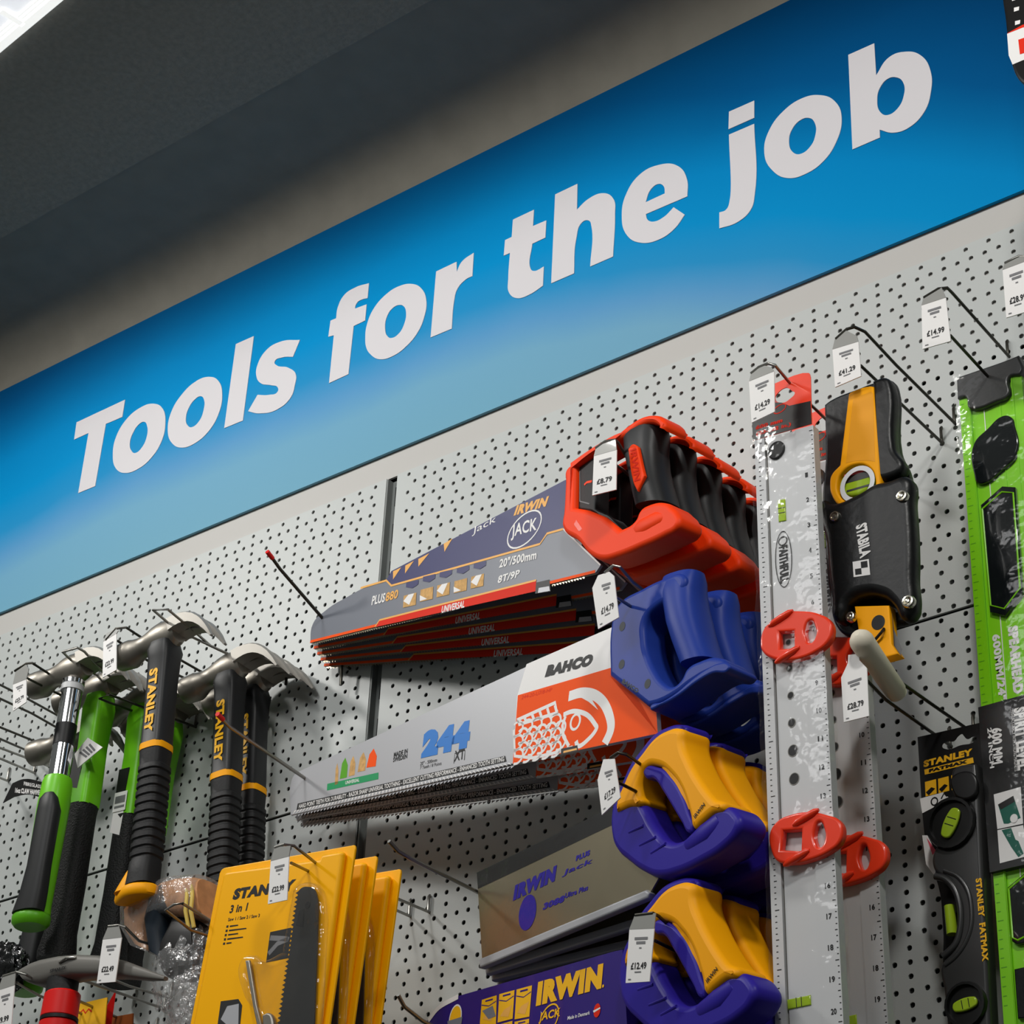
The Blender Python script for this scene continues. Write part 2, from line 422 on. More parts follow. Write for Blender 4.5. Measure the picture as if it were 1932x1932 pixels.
letter([S([(1095,230,c),(1062,310,c),(1010,314),(976,332),(985,350),(1040,362),(1076,395),(1072,440),(1050,505),(990,558),(905,578),(850,568,c),(895,490,c),(950,490),(990,475),(990,455),(960,445),(910,435),(890,405),(894,350),(935,280),(1000,240)], ko, oo)])
kf = 320/1932; fo = (600, 460)
letter([S([(585,452,c),(568,622,c),(500,640),(452,670),(430,710),(425,742,c),(558,692,c),(540,878,c),(410,940,c),(350,1488,c),(130,1590,c),(185,1045,c),(122,1062,c),(147,878,c),(210,852,c),(232,720),(300,590),(430,500)], kf, fo)])
letter([S([(543,1080),(560,930),(640,740),(790,570),(930,485),(1070,460),(1180,510),(1238,660),(1215,830),(1140,1010),(1010,1170),(860,1280),(710,1318),(600,1260),(553,1180)], kf, fo),
        S([(768,960),(790,830),(850,740),(930,700),(985,720),(1008,800),(985,920),(930,1020),(850,1075),(795,1055)], kf, fo)])
letter([S([(1350,318,c),(1582,208,c),(1585,322,c),(1640,210),(1778,105,c),(1762,370,c),(1680,415),(1590,520),(1555,650),(1527,970,c),(1287,1070,c)], kf, fo)])
kb = .4658; bo = (900, 60)
letter([S([(147,762,c),(232,722,c),(228,788,c),(282,765,c),(278,835,c),(225,860,c),(218,960),(235,970),(272,952,c),(268,1030,c),(215,1065),(165,1080),(130,1055),(128,1000),(135,897,c),(110,908,c),(115,845,c),(142,832,c)], kb, bo)])
letter([S([(318,660,c),(408,617,c),(406,722,c),(450,680),(510,655),(555,680),(560,740),(552,912,c),(460,952,c),(465,790),(452,765),(425,775),(404,835),(394,980,c),(302,1020,c)], kb, bo)])
letter([S([(853,668,c),(685,740,c),(692,762),(718,770),(760,750),(798,712,c),(843,742,c),(800,800),(740,842),(660,855),(605,820),(588,750),(605,660),(660,580),(740,540),(815,545),(852,600)], kb, bo),
        S([(684,692,c),(762,656,c),(758,628),(735,618),(705,640)], kb, bo)])
letter([S([(1022,325,c),(1124,280,c),(1124,350,c),(1020,396,c)], kb, bo)])
letter([S([(1022,418,c),(1124,374,c),(1126,660),(1108,725),(1060,770),(983,798,c),(983,733,c),(1010,722),(1024,690)], kb, bo)])
letter([S([(1165,490),(1185,400),(1245,320),(1320,270),(1390,258),(1450,282),(1478,350),(1455,450),(1400,530),(1330,578),(1265,594),(1200,565)], kb, bo),
        S([(1265,440),(1278,395),(1310,360),(1345,350),(1370,372),(1372,420),(1350,468),(1312,496),(1280,488)], kb, bo)])
letter([S([(1505,95,c),(1610,48,c),(1618,178,c),(1670,105),(1740,82),(1800,98),(1838,160),(1840,240),(1810,330),(1750,390),(1690,410),(1632,398,c),(1633,430,c),(1522,478,c)], kb, bo),
        S([(1622,275),(1635,225),(1665,192),(1700,186),(1728,208),(1730,260),(1705,312),(1668,338),(1638,330)], kb, bo)])

# ---- ceiling light fitting in the photo's upper left
zc = 488.
def atz(u, v, z): return on(u, v, (0, 0, z), (0, 0, 1))
a, b_ = atz(0, 100, zc), atz(120, 0, zc); d = unit(b_-a); nrm = np.array([d[1], -d[0], 0.]); nrm *= (1 if nrm[1] < 0 else -1)
LF = thing('ceiling_light', 'bright white ceiling light fitting with ribbed edge in the upper left corner', 'ceiling light', a)
def quad_box(mb, s0, s1, w0, w1, z0, z1, m=0):
    P = [a*[1, 1, 0]+d*s+nrm*w+np.array([0, 0, z]) for s in (s0, s1) for w in (w0, w1) for z in (z0, z1)]
    mb.add(P, [(0, 1, 3, 2), (4, 6, 7, 5), (0, 4, 5, 1), (2, 3, 7, 6), (0, 2, 6, 4), (1, 5, 7, 3)], m)
mb = MB(); quad_box(mb, -500, 700, 0, 11, zc, zc+8); quad_box(mb, -500, 700, 14, 16, zc+1, zc+8); quad_box(mb, -500, 700, 19, 21, zc+1, zc+8); quad_box(mb, 58, 66, 8, 40, zc, zc+8)
mb.build('frame', mat('fitting_white', (240, 240, 236), .5, emit=.9), LF)
mb = MB(); quad_box(mb, -500, 700, 11, 320, zc+4, zc+9); mb.build('diffuser', mat('diffuser_glow', (238, 240, 244), .5, emit=.75), LF)
# ================================================================ hooks and price tags
def pw(p): return at(*p)
def back(p, dz=-8): q = np.array(p, float); return np.array([q[0], -.4, q[2]+dz])
def hook(label, wires, r=1.5, group='display hooks', m='wire', ends=()):
    """wires: lists of (u, v, Y); a wire whose last entry is a number runs on straight to the panel, that many mm lower"""
    P0 = None; done = []
    for w in wires:
        P = [pw(q) for q in w if not isinstance(q, (int, float))]
        if isinstance(w[-1], (int, float)): P.append(back(P[-1], w[-1]))
        done.append(P)
    e = done[0][-1]
    t = thing('display_hook', label, 'display hook', (e[0], 0, e[2]), group)
    for i, P in enumerate(done):
        mb = MB(); mb.tube(P, r, 0, 8)
        if abs(P[-1][1]) < 1:      # bent pin that grips the panel
            q = P[-1]; mb.tube([q+[0, 0, 0], q+[0, -2.2, 1], q+[0, -2.4, 16], q+[0, -.6, 18]], 1.5, 0, 8)
        mb.build('prong' if i else 'arm', m, t)
    for c in ends:
        p = pw(c[:3]); d = unit(pw(c[3:6])-p)
        mb = MB(); mb.tube([p-d*2, p+d*9], 2.6, 0, 10); mb.build('red_tip', 'red', t)['label'] = 'red plastic tip'
    return t
def price_tag(price, where, Y, paper, flap=None, lines=True, poly=None, tx=None):
    """paper: pixel corners TL, TR, BR, BL of the white slip, flap: the grey holder above it"""
    p = [at(u, v, Y) for u, v in paper]; f = Frame(p[3], p[2]-p[3], p[0]-p[3])
    t = thing('price_tag', where, 'price tag', f.o, 'price tags')
    mb = MB(); L = [f.px(u, v) for u, v in (poly or paper)]
    Q = [f.w(x, z, -.5) for x, z in L]+[f.w(x, z, .5) for x, z in L]; n = len(L)
    mb.add(Q, [tuple(range(n))[::-1], tuple(range(n, 2*n))]+[(i, (i+1) % n, n+(i+1) % n, n+i) for i in range(n)], 0)
    TL, TR, BR, BL = [np.array(f.px(u, v)) for u, v in paper]
    def q(a, b): return BL*(1-a)*(1-b)+BR*a*(1-b)+TL*(1-a)*b+TR*a*b
    if price: mb.text(price, f, q(.18, .24), q(.82, .24), q(.18, .37), -.8, 1, .03)
    if lines:
        for a, b, z in ((.25, .78, .82), (.33, .7, .74), (.46, .56, .64), (.35, .62, .19), (.1, .22, .06)):
            h = .025 if z > .7 else .012
            mb.flat(f, [q(a, z-h), q(b, z-h), q(b, z+h), q(a, z+h)], -.8, 2)
    mb.build('paper_slip', ['white_print', 'black_print', 'grey_print'], t)
    if flap:
        mb = MB(); L = [f.px(u, v) for u, v in flap]; n = len(L)
        Q = [f.w(x, z, -.7) for x, z in L]+[f.w(x, z, .3) for x, z in L]
        mb.add(Q, [tuple(range(n))[::-1], tuple(range(n, 2*n))]+[(i, (i+1) % n, n+(i+1) % n, n+i) for i in range(n)], 0)
        mb.build('holder', 'flap', t)['label'] = 'grey see-through holder above the slip'
    return t
HK = -222
price_tag('£8.79', 'white price tag reading £8.79 in front of the orange saw handles', HK, [(1121,861),(1164,849),(1163,924),(1118,935)], [(1121,861),(1126,842),(1162,830),(1164,849)])
hook('wire hook carrying the £8.79 tag, threaded through the orange saw handles', [[(1124,846,HK),(1142,833,HK),(1161,830,HK+3),(1166,835,HK+8),(1182,862,HK+30),-12], [(1152,872,HK+10),(1172,884,HK+30),-10]])
price_tag('£14.79', 'white six-sided price tag reading £14.79 beside the blue saw handles', HK, [(1128,1092),(1158,1084),(1168,1165),(1129,1187)], None, True, [(1129,1086),(1150,1079),(1159,1087),(1168,1165),(1129,1187),(1118,1110)])
hook('wire hook carrying the £14.79 tag, threaded through the blue saw handles', [[(1141,1081,HK),(1157,1067,HK),(1169,1069,HK+4),(1194,1098,HK+28),(1263,1150,HK+90),-10], [(1163,1127,HK+8),(1218,1162,HK+50),(1257,1190,HK+86),-10]])
price_tag('£17.29', 'white price tag reading £17.29 left of the upper yellow saw handles', HK, [(1134,1446),(1162,1440),(1170,1507),(1136,1536)], None, True, [(1139,1433),(1160,1432),(1171,1505),(1136,1538),(1128,1472)])
hook('wire hook carrying the £17.29 tag, threaded through the upper yellow saw handles', [[(1152,1430,HK),(1166,1420,HK),(1181,1423,HK+5),(1211,1444,HK+30),(1245,1463,HK+60),-8], [(1168,1477,HK+5),(1217,1502,HK+45),(1252,1516,HK+75),-8]], m='wire_dark')
price_tag('£12.49', 'white price tag reading £12.49 in front of the lower yellow saw handles', HK, [(1188,1754),(1235,1752),(1226,1852),(1181,1855)], [(1188,1754),(1199,1726),(1238,1723),(1235,1752)])
hook('wire hook carrying the £12.49 tag, threaded through the lower yellow saw handles', [[(1199,1727,HK),(1232,1723,HK),(1242,1728,HK+6),(1263,1747,HK+30),(1275,1769,HK+45),-8], [(1236,1775,HK+8),(1278,1796,HK+45),(1300,1806,HK+66),-8]], m='wire_dark')
price_tag('£14.29', 'white price tag reading £14.29 above the silver spirit levels', -222, [(1413.5,720),(1461,701),(1462,777),(1418.5,798)], [(1414,720),(1418,704),(1440,689),(1456,694),(1461,701)])
hook('short wire hook carrying the £14.29 tag and the silver spirit levels', [[(1417,705,-222),(1432,693,-222),(1449,686,-222),(1462,689,-218),(1504,739,-178),-12]])
price_tag('£41.29', 'white price tag reading £41.29 above the yellow level in its pouch', -172, [(1571,660),(1620,645),(1625,710),(1576,731)], [(1571,660),(1576,640),(1597,624),(1617,634),(1620,645)])
hook('wire hook carrying the £41.29 tag and the black level pouch', [[(1577,640,-172),(1598,621,-172),(1612,617,-170),(1632,626,-160),(1690,688,-105),(1803,800,-.4)], [(1624,690,-165),(1700,762,-85),(1779,837,-.4)]], m='wire_dark')
price_tag('£14.99', 'white price tag reading £14.99 left of the green spirit level', -135, [(1739,577),(1785,562),(1794,644),(1741,659)], [(1739,577),(1743,562),(1760,549),(1777,543),(1785,562)])
hook('wire hook carrying the £14.99 tag and the green spirit level', [[(1743,562,-135),(1771,545,-135),(1787,543,-133),(1796,552,-126),(1904,673,-.4)], [(1793,633,-130),(1860,706,-62),-5]], m='wire_dark')
price_tag('£28.99', 'white price tag at the right edge of the picture, below the sign', -120, [(1892,510),(1940,492),(1948,585),(1899,600)], [(1892,510),(1896,497),(1922,484),(1935,484),(1940,492)])
hook('wire hook at the right edge carrying the topmost price tag', [[(1896,497,-120),(1922,484,-120),(1936,485,-118),(1950,500,-100),-4]])
price_tag('£28.79', 'white bottle-shaped price tag reading £28.79 below the white hook sleeve', -190, [(1587.5,1279),(1636,1261),(1640,1351),(1592.5,1363)], None, True, [(1587.5,1279),(1600,1252),(1601,1236),(1620,1234),(1622,1246),(1636,1261),(1640,1351),(1592.5,1363)])
t = hook('double wire hook under the white sleeve, running to the black level card', [[(1632,1238,-190),(1690,1281,-136),(1840,1386,-.4)], [(1622,1270,-190),(1671,1320,-140),(1795,1408,-.4)]], m='wire_dark')
mb = MB(); a_, b__ = at(1626,1210,-196), at(1694,1310,-132); d_ = b__-a_
u1 = unit(np.cross(d_, (0, 0, 1))); u2 = unit(np.cross(u1, d_))
mb.ell([(a_-unit(d_)*q, u1*r_, u2*r_) for q, r_ in ((9.5, 2), (8, 6), (4, 9.3), (0, 10.3))]+[(a_+d_*k, u1*r_, u2*r_) for k, r_ in ((.3, 9.8), (.93, 9.3), (.97, 8.2), (1., 8.2))], 0, 20)
s_ = tag(mb.build('hook_sleeve', 'cream'), 'cream white plastic sleeve pushed over the hook under the yellow level', 'hook sleeve')
price_tag('£22.99', 'white price tag reading £22.99 in front of the yellow blister packs', -222, [(511.5,1625),(546,1616),(542,1698),(506,1706)], [(511.5,1625),(519,1599),(549,1596),(546,1616)])
hook('double wire hook carrying the £22.99 tag and the yellow blister packs', [[(519,1599,-222),(536,1593.5,-222),(555,1596,-212),(565,1604,-205),(603,1634,-172),(810,1721,-.4)], [(549,1628,-208),(589,1647,-172),(774,1729,-.4)]])
price_tag('£22.49', 'white price tag reading £22.49 below the black hammer grips', -190, [(194.5,1773),(230,1769),(218,1852.5),(183,1855.5)], [(194.5,1773),(205,1748),(224.5,1746),(230,1769)])
hook('wire hook carrying the £22.49 tag and the grey pick head', [[(205,1748,-190),(224,1746,-190),(235,1748,-186),(262,1775,-160),(304,1788,-120),-6],
      [(183,1836,-150),(141,1807,-188),(125,1807,-190),(112,1815,-190),(152,1848,-160),(312,1904,-.4)], [(183,1836,-150),(245,1861,-80),(324,1884,-.4)]])
price_tag('£9.99', 'white price tag in the lower left corner of the picture', -200, [(-3,1869),(28,1859),(21,1945),(-12,1956)], [(-3,1869),(6,1842),(30,1836),(28,1859)])
hook('wire hook carrying the price tag in the lower left corner', [[(6,1842,-200),(31,1834,-200),(48,1838,-194),(89,1863,-160),-6], [(31,1854,-196),(75,1879,-155),-6]])
price_tag('£23.79', 'small tilted price tag at the left, in front of the chrome hammer', -195, [(25,1292),(50,1282),(50,1325),(25,1342)], [(25,1292),(30,1268),(50,1254),(55,1262),(50,1282)])
hook('wire hook carrying the small tag left of the chrome hammer', [[(28,1266,-195),(50,1252,-195),(61,1251,-192),(114,1285,-145),-4], [(50,1279,-192),(116,1312,-125),-4]], m='wire_dark')
price_tag('£22.99', 'small price tag left of the front black and yellow hammer', -185, [(195.5,1211),(220,1196),(220,1264),(194,1279)], [(195.5,1211),(202,1195),(219,1187),(224,1190),(220,1196)])
hook('wire hook carrying the small tag beside the front black and yellow hammer', [[(200,1208,-185),(219,1186,-185),(238,1184,-181),(275,1208,-150),-4], [(222,1209,-182),(278,1246,-125),(402,1305,-.4)]], m='wire_dark')
# looped double prongs that carry the hammers by their heads
hook('looped double hook holding the chrome hammer by its head', [[(195,1269,-128),(159,1229,-170),(146,1222,-182),(118,1230,-182),(146,1257,-152),(272,1313,-30),-3], [(195,1269,-128),(300,1325,-25),-2]])
hook('looped double hook holding the black and yellow hammers by their heads', [[(398,1219,-100),(364,1189,-150),(317,1150,-200),(289,1151,-200),(331,1187,-160),(527,1280,-.4)], [(398,1219,-100),(452,1243,-50),(535,1276,-.4)]])
hook('looped double hook holding the green necked hammers by their heads', [[(325,1368,-.4),(205,1325,-120),(188,1318,-140),(205,1310,-140),(370,1372,-.4)]], m='wire_dark')
hook('upper of the bare double hooks at the left edge', [[(-40,1355,-130),(0,1372,-95),(96,1411,-.4)], [(-40,1376,-130),(0,1394,-90),(60,1420,-.4)]], m='wire_dark')
hook('lower of the bare double hooks at the left edge', [[(-40,1394,-125),(0,1411,-90),(93,1446,-.4)], [(-40,1415,-125),(0,1431,-88),(66,1459,-.4)]])
hook('bare hook at the left edge beside the black swing card', [[(-45,1295,-150),(0,1318,-105),(60,1346,-45),-3], [(-45,1268,-150),(0,1292,-105),(40,1312,-60),-3]], m='wire_dark')
hook('bare hook above the black swing card at the left edge', [[(-30,1455,-60),(16,1474,-.4)]])
# long single prongs that hold the saws by their tips
hook('single prong with red tip holding the orange saws by their noses', [[(506,1043,-150),(513,1052,-143),(528,1073,-130),(610,1168,-54),-14]], 1.9, ends=[(506,1043,-150,513,1052,-143)], m='wire_dark')
hook('single prong with red tip holding the silver saws by their noses', [[(412,1349,-215),(422,1359,-205),(434,1372,-196),(585,1475,-62),-8]], 1.9, ends=[(412,1349,-215,422,1359,-205)])
hook('single bare prong holding the film wrapped saws by their noses', [[(734,1587,-215),(751,1606,-202),(776,1621,-182),(915,1690,-60),-4]], 1.9)
hook('single bare prong in front of the purple saw sleeves', [[(751,1877,-190),(763,1899,-178),(797,1926,-150),(860,1957,-92),-4]], 1.9)
for i, (u, v, l) in enumerate(((558,1262,'short spare hook right of the hammer claws'), (661,1262,'short spare hook under the orange saws, left of the upright'))):
    p = at(u, v, 0); mb = MB(); mb.tube([p+[0, -.3, 0], p+[0, -12, 2], p+[0, -14, -4], p+[0, -13, -26]], 1.7, 0, 8)
    tag(mb.build('spare_hook', 'wire_dark'), l, 'hook', 'spare hooks')
# ================================================================ saws
def ring(mb, f, c, a, b, rot, w, y, m=0, n=28, t0=0, t1=2*math.pi):
    T = np.linspace(t0, t1, n+1); V = []; co, si = math.cos(rot), math.sin(rot)
    for t in T:
        for k in (0, w):
            x, z = (a-k)*math.cos(t), (b-k)*math.sin(t); V.append(f.w(c[0]+x*co-z*si, c[1]+x*si+z*co, y))
    mb.add(V, [(2*i, 2*i+1, 2*i+3, 2*i+2) for i in range(n)], m)
def disc(mb, f, c, a, b, rot, y, m=0, n=24):
    co, si = math.cos(rot), math.sin(rot)
    mb.flat(f, [(c[0]+a*math.cos(t)*co-b*math.sin(t)*si, c[1]+a*math.cos(t)*si+b*math.sin(t)*co) for t in np.linspace(0, 2*math.pi, n, endpoint=False)], y, m)
def stroke(mb, f, P, w, y, m=0, closed=False):
    P = [np.array(p[:2], float) for p in P]; n = len(P); V = []
    for i in range(n):
        a = P[i-1] if (i or closed) else P[0]; b = P[(i+1) % n] if (i < n-1 or closed) else P[-1]
        d = unit(b-a) if np.linalg.norm(b-a) > 1e-9 else np.array([1., 0]); q = np.array([-d[1], d[0]])*w/2
        V += [f.w(*(P[i]+q), y), f.w(*(P[i]-q), y)]
    k = n if closed else n-1
    mb.add(V, [(2*i, 2*i+1, (2*i+3) % (2*n), (2*i+2) % (2*n)) for i in range(k)], m)
def grip(mb, f, secs, hd, m=0, off=(0, 0), k=1, n=22, y=0):
    """rounded hand grip: each section is (u_left, v_left, u_right, v_right[, depth factor]) traced on the frame"""
    out = []
    for s in secs:
        l = np.array(f.px(off[0]+s[0]*k, off[1]+s[1]*k)); r_ = np.array(f.px(off[0]+s[2]*k, off[1]+s[3]*k)); c = (l+r_)/2; h = (r_-l)/2
        q = s[4] if len(s) > 4 else 1
        T = np.linspace(0, 2*math.pi, n, endpoint=False); R = []
        for t in T:
            ct, st = math.cos(t), math.sin(t); e = .75
            R.append(f.w(*(c+h*math.copysign(abs(ct)**e, ct)), y+hd*q*math.copysign(abs(st)**e, st)))
        out.append(R)
    mb.loft(out, m)

# ---------- orange handled saws
tipA = at(590, 1208, -50); hA = at(1225, 790, -190); FA = Frame(tipA, [hA[0]-tipA[0], hA[1]-tipA[1], 0])
angA = math.atan2(hA[1]-tipA[1], hA[0]-tipA[0])
kz, oz = .3416, (520, 880)
def A(p, y=-1.6): return FA.tr(p, y, oz, kz)
sawA = thing('hand_saw', 'front orange and black handled saw in a grey and navy printed sleeve', 'hand saw', tipA, 'orange handled saws')
mb = MB(); so = A([(190,975,1),(205,870),(270,800),(400,718),(500,665),(612,628,1),(640,578,1),(1600,75,1),(1690,60,1),(1690,440,1),(1795,545,1),(1765,588,1)])
plate(mb, FA, [so], -1.5, 1.5, 0, 0)
Y = -1.7
mb.flat(FA, A([(640,658),(1460,428),(1500,370),(1590,345),(1680,330),(1680,66),(1600,75),(640,578),(612,628)]), Y, 1)
mb.flat(FA, A([(190,975),(194,960),(1765,572),(1765,588)]), Y, 2)
mb.flat(FA, A([(550,888),(575,850),(1440,630),(1436,690)]), Y-.1, 3)
mb.flat(FA, A([(1440,642),(1514,625),(1520,690),(1435,703)]), Y-.2, 4)
mb.flat(FA, A([(1455,672),(1512,662),(1516,688),(1450,700)]), Y-.3, 7)
stroke(mb, FA, A([(470,672),(612,630),(640,659),(1460,429),(1500,371),(1590,346)]), 2.4, Y-.15, 5)
stroke(mb, FA, A([(550,886),(575,849),(1440,629)]), 2., Y-.2, 5)
stroke(mb, FA, A([(1590,346),(1795,545)]), 1.6, Y-.2, 6)
def AT(t, bl, br, tl, m, bold=.03, sp=1): mb.text(t, FA, *A([bl, br, tl]), Y-.25, m, bold, 0, sp)
AT('IRWIN', (1315,274), (1492,222), (1335,216), 5, .06); AT('JACK', (1300,412), (1440,372), (1308,322), 6, .02)
c0, c1, c2 = A([(1375,348), (1468,322), (1362,272)]); ring(mb, FA, c0, math.hypot(c1[0]-c0[0], c1[1]-c0[1]), math.hypot(c2[0]-c0[0], c2[1]-c0[1]), .0, 1.8, Y-.25, 6)
AT('20"/500mm', (1235,562), (1440,512), (1242,512), 6); AT('8T/9P', (1226,648), (1345,612), (1234,605), 6)
AT('PLUS', (530,768), (602,750), (538,716), 6); AT('880', (606,748), (674,728), (614,698), 5); AT('UNIVERSAL', (916,812), (1043,780), (922,772), 6, .03)
for q in ([(650,580),(695,558),(650,625)], [(718,548),(765,522),(716,592)], [(790,512),(850,480),(790,554)], [(930,428),(978,398),(934,472)]): mb.flat(FA, A(q), Y-.25, 5)
AT('Jack', (1085,388), (1215,318), (1092,338), 6, .0)
for i, (u, v) in enumerate(((745,735), (838,702), (930,678), (1025,655), (1118,630))):
    mb.flat(FA, A([(u-36,v-20),(u+34,v-38),(u+30,v+30),(u-40,v+46)]), Y-.2, 8)
    mb.flat(FA, A([(u-38,v+10),(u-10,v-26),(u+22,v-34),(u-6,v+30)] if i % 2 == 0 else [(u-40,v+42),(u-40,v+10),(u,v+30)]), Y-.3, 6)
    mb.flat(FA, A([(u-22,v-92),(u+46,v-108),(u+44,v-84),(u+12,v-62),(u-24,v-68)]), Y-.2, 1)
mb.build('sleeve', ['grey_sleeve','navy_print','orange_print','red_print','black','gold_print','white_print','silver_sleeve','pale_wood'], sawA)
mb = MB(); plate(mb, FA, [A([(196,978,1),(1765,590,1),(1700,470,1),(640,640,1)])], -.5, .5, 0); 
tb = A([(196,976),(1700,606)]); nT = 110
for i in range(nT):
    a = np.array(tb[0])+(np.array(tb[1])-np.array(tb[0]))*i/nT; b = np.array(tb[0])+(np.array(tb[1])-np.array(tb[0]))*(i+1)/nT
    mb.flat(FA, [tuple(a), tuple(b), (b[0], b[1]-2.6)], -.3)
mb.build('blade', 'blade', sawA)
kh, oh = .2381, (1000, 760)
def Ah(p, y=-11): return FA.tr(p, y, oh, kh)
mb = MB()
hout = [(295,640),(300,545),(375,475),(530,355),(690,268),(810,175),(900,120),(985,102),(1060,122),(1088,185),(1075,222,1),(990,165),(900,190),(800,262),(690,306),(520,404),(372,505,1),(366,835,1),(470,852,1),(600,905,1),(735,1012,1),(850,940),(890,860),(950,815),(1100,800),(1140,830),(1190,885),(1205,950),(1180,1005),(1090,1062),(900,1150),(700,1230),(600,1252),(500,1218),(400,1105),(272,990),(283,870)]
plate(mb, FA, [Ah(hout)], -15, 15, 5, 0, 6, 3)
mb.flat(FA, Ah([(395,940),(440,1010),(415,1030),(375,975)]), -15.2, 1); 
mb.build('handle_frame', ['orange', 'clip_red'], sawA)
mb = MB(); plate(mb, FA, [Ah([(372,505,1),(520,402),(560,376),(510,440,1),(500,830,1),(600,905,1),(720,1000,1),(600,905,1),(470,852,1),(366,835,1)])], -9, 9, 2, 0)
stroke(mb, FA, Ah([(430,650),(450,630),(490,622)], -9.2), 2.5, -9.3, 1); stroke(mb, FA, Ah([(395,540),(395,780),(470,800)], -9.2), 1.2, -9.3, 2)
mb.build('liner', ['rubber', 'orange', 'grey_print'], sawA)['label'] = 'black inner liner'
mb = MB(); grip(mb, FA, [(800,235,1050,165,.8),(790,330,1050,240,1),(800,440,1040,370,1),(825,560,1050,500,.98),(850,680,1075,620,1),(872,780,1105,720,1.02),(885,855,1130,800,.95)], 17.5, 0, oh, kh, y=1)
gA = mb.build('grip', 'rubber_soft', sawA); gA['label'] = 'black rubber grip'
mb = MB(); plate(mb, FA, [Ah([(830,395,1),(860,355),(905,370,1),(940,530),(958,600,1),(905,725,1),(870,650)])], -19.5, -15, 1.2, 0)
b0, b1, b2 = Ah([(880,640),(925,625),(845,385)]); mb.text('IRWIN', FA, Ah([(850,400)])[0], Ah([(885,650)])[0], Ah([(898,385)])[0], -19.8, 1, .03)
mb.build('badge', ['orange', 'red_print'], gA)['label'] = 'orange badge'
mb = MB(); grip(mb, FA, [(760,1090,830,1180,.3),(850,1020,930,1140,.9),(960,935,1040,1085,1.05),(1080,880,1150,1020,1.05),(1165,880,1205,965,.85),(1195,905,1210,940,.4)], 18, 0, oh, kh, y=2)
mb.build('heel', 'orange', sawA)['label'] = 'orange heel of the handle'
LA = ['second orange and black handled saw from the front, red sleeve edge', 'third and middle saw of the five orange and black handled ones', 'fourth orange and black handled saw, next to the rearmost', 'rearmost orange and black handled saw, nearest the perforated panel']
for k in range(1, 5):
    tp = np.array([tipA[0]-3.2*k, tipA[1]+9.5*k, tipA[2]-2.4*k]); hy = -190+40*k
    a = math.atan2(hy-tp[1], 563)
    dup(sawA, LA[k-1], None, tp-tipA, (0, 0, a-angA))

# ---------- blue handled saws
tipB = at(550, 1530, -66); hB = at(1290, 1100, -190); FB = Frame(tipB, [hB[0]-tipB[0], hB[1]-tipB[1], 0]); angB = math.atan2(hB[1]-tipB[1], hB[0]-tipB[0])
def B(p, y=-1.2): return FB.tr(p, y, oz, kz)
sawB = thing('hand_saw', 'front blue handled saw, silver blade with orange fish card', 'hand saw', tipB, 'blue handled saws')
mb = MB(); plate(mb, FB, [B([(82,1925,1),(90,1725),(112,1692,1),(1858,888,1),(1900,880,1),(1900,1300,1),(1310,1640,1)])], -1, 1, 0, 0)
Y = -1.15
mb.flat(FB, B([(122,1862),(1268,1598),(1276,1630),(115,1898)]), Y, 1)
mb.text('HARD POINT TEETH FOR DURABILITY - RAZOR SHARP UNIVERSAL TOOTHING - EXCELLENT CUTTING PERFORMANCE - ENHANCED TOOTH SETTING', FB, *B([(128,1890),(1262,1628),(130,1866)]), Y-.1, 2, .02)
p0, p1 = [np.array(q) for q in B([(84,1926),(1316,1648)])]; q0, q1 = [np.array(q) for q in B([(106,1900),(1300,1634)])]
nT = 62
for i in range(nT):
    a = q0+(q1-q0)*i/nT; b = q0+(q1-q0)*(i+.55)/nT; c_ = p0+(p1-p0)*(i+.5)/nT
    mb.flat(FB, [tuple(a), tuple(b), tuple(c_)], Y-.1, 2)
    a2 = p0+(p1-p0)*(i)/nT; b2 = p0+(p1-p0)*(i+1)/nT; mb.flat(FB, [tuple(a2), tuple(b2), (a2[0], a2[1]-2.8)], 0, 0)
def BT(t, bl, br, tl, m, bold=.03): mb.text(t, FB, *B([bl, br, tl]), Y-.1, m, bold)
BT('244', (802,1612), (1066,1552), (820,1462), 3, .1)
for a, b, c_ in (((820,1540),(1070,1470),.45),): pass
BT('MADE IN', (652,1606), (728,1584), (654,1580), 1); BT('SWEDEN', (648,1634), (726,1612), (650,1608), 1)
BT('20" - 500mm', (798,1652), (890,1630), (800,1632), 1, .0); BT('7 Teeth / 8 Points', (797,1674), (915,1648), (799,1656), 1, .0); BT('XT', (985,1630), (1040,1615), (990,1572), 1, .02)
stroke(mb, FB, B([(984,1640),(990,1585),(1046,1568),(1042,1622)]), .8, Y-.1, 1)
mb.flat(FB, B([(285,1753),(568,1690),(567,1727),(283,1790)]), Y, 4); BT('UNIVERSAL', (385,1757), (462,1740), (386,1738), 2, .02)
for i, (u, v, w, mm) in enumerate(((338,1700,12,5), (380,1670,26,6), (425,1660,22,5), (480,1640,28,5), (535,1620,34,7))):
    mb.flat(FB, B([(u-w,v+60-i*4),(u-w*.5,v-30),(u+w*.2,v-62),(u+w*.7,v-20),(u+w*.5,v+52-i*4)]), Y, mm)
mb.build('blade', ['silver_sleeve','black_print','white_print','sky_print','green_print','pale_wood','lime_dark','orange_print'], sawB)
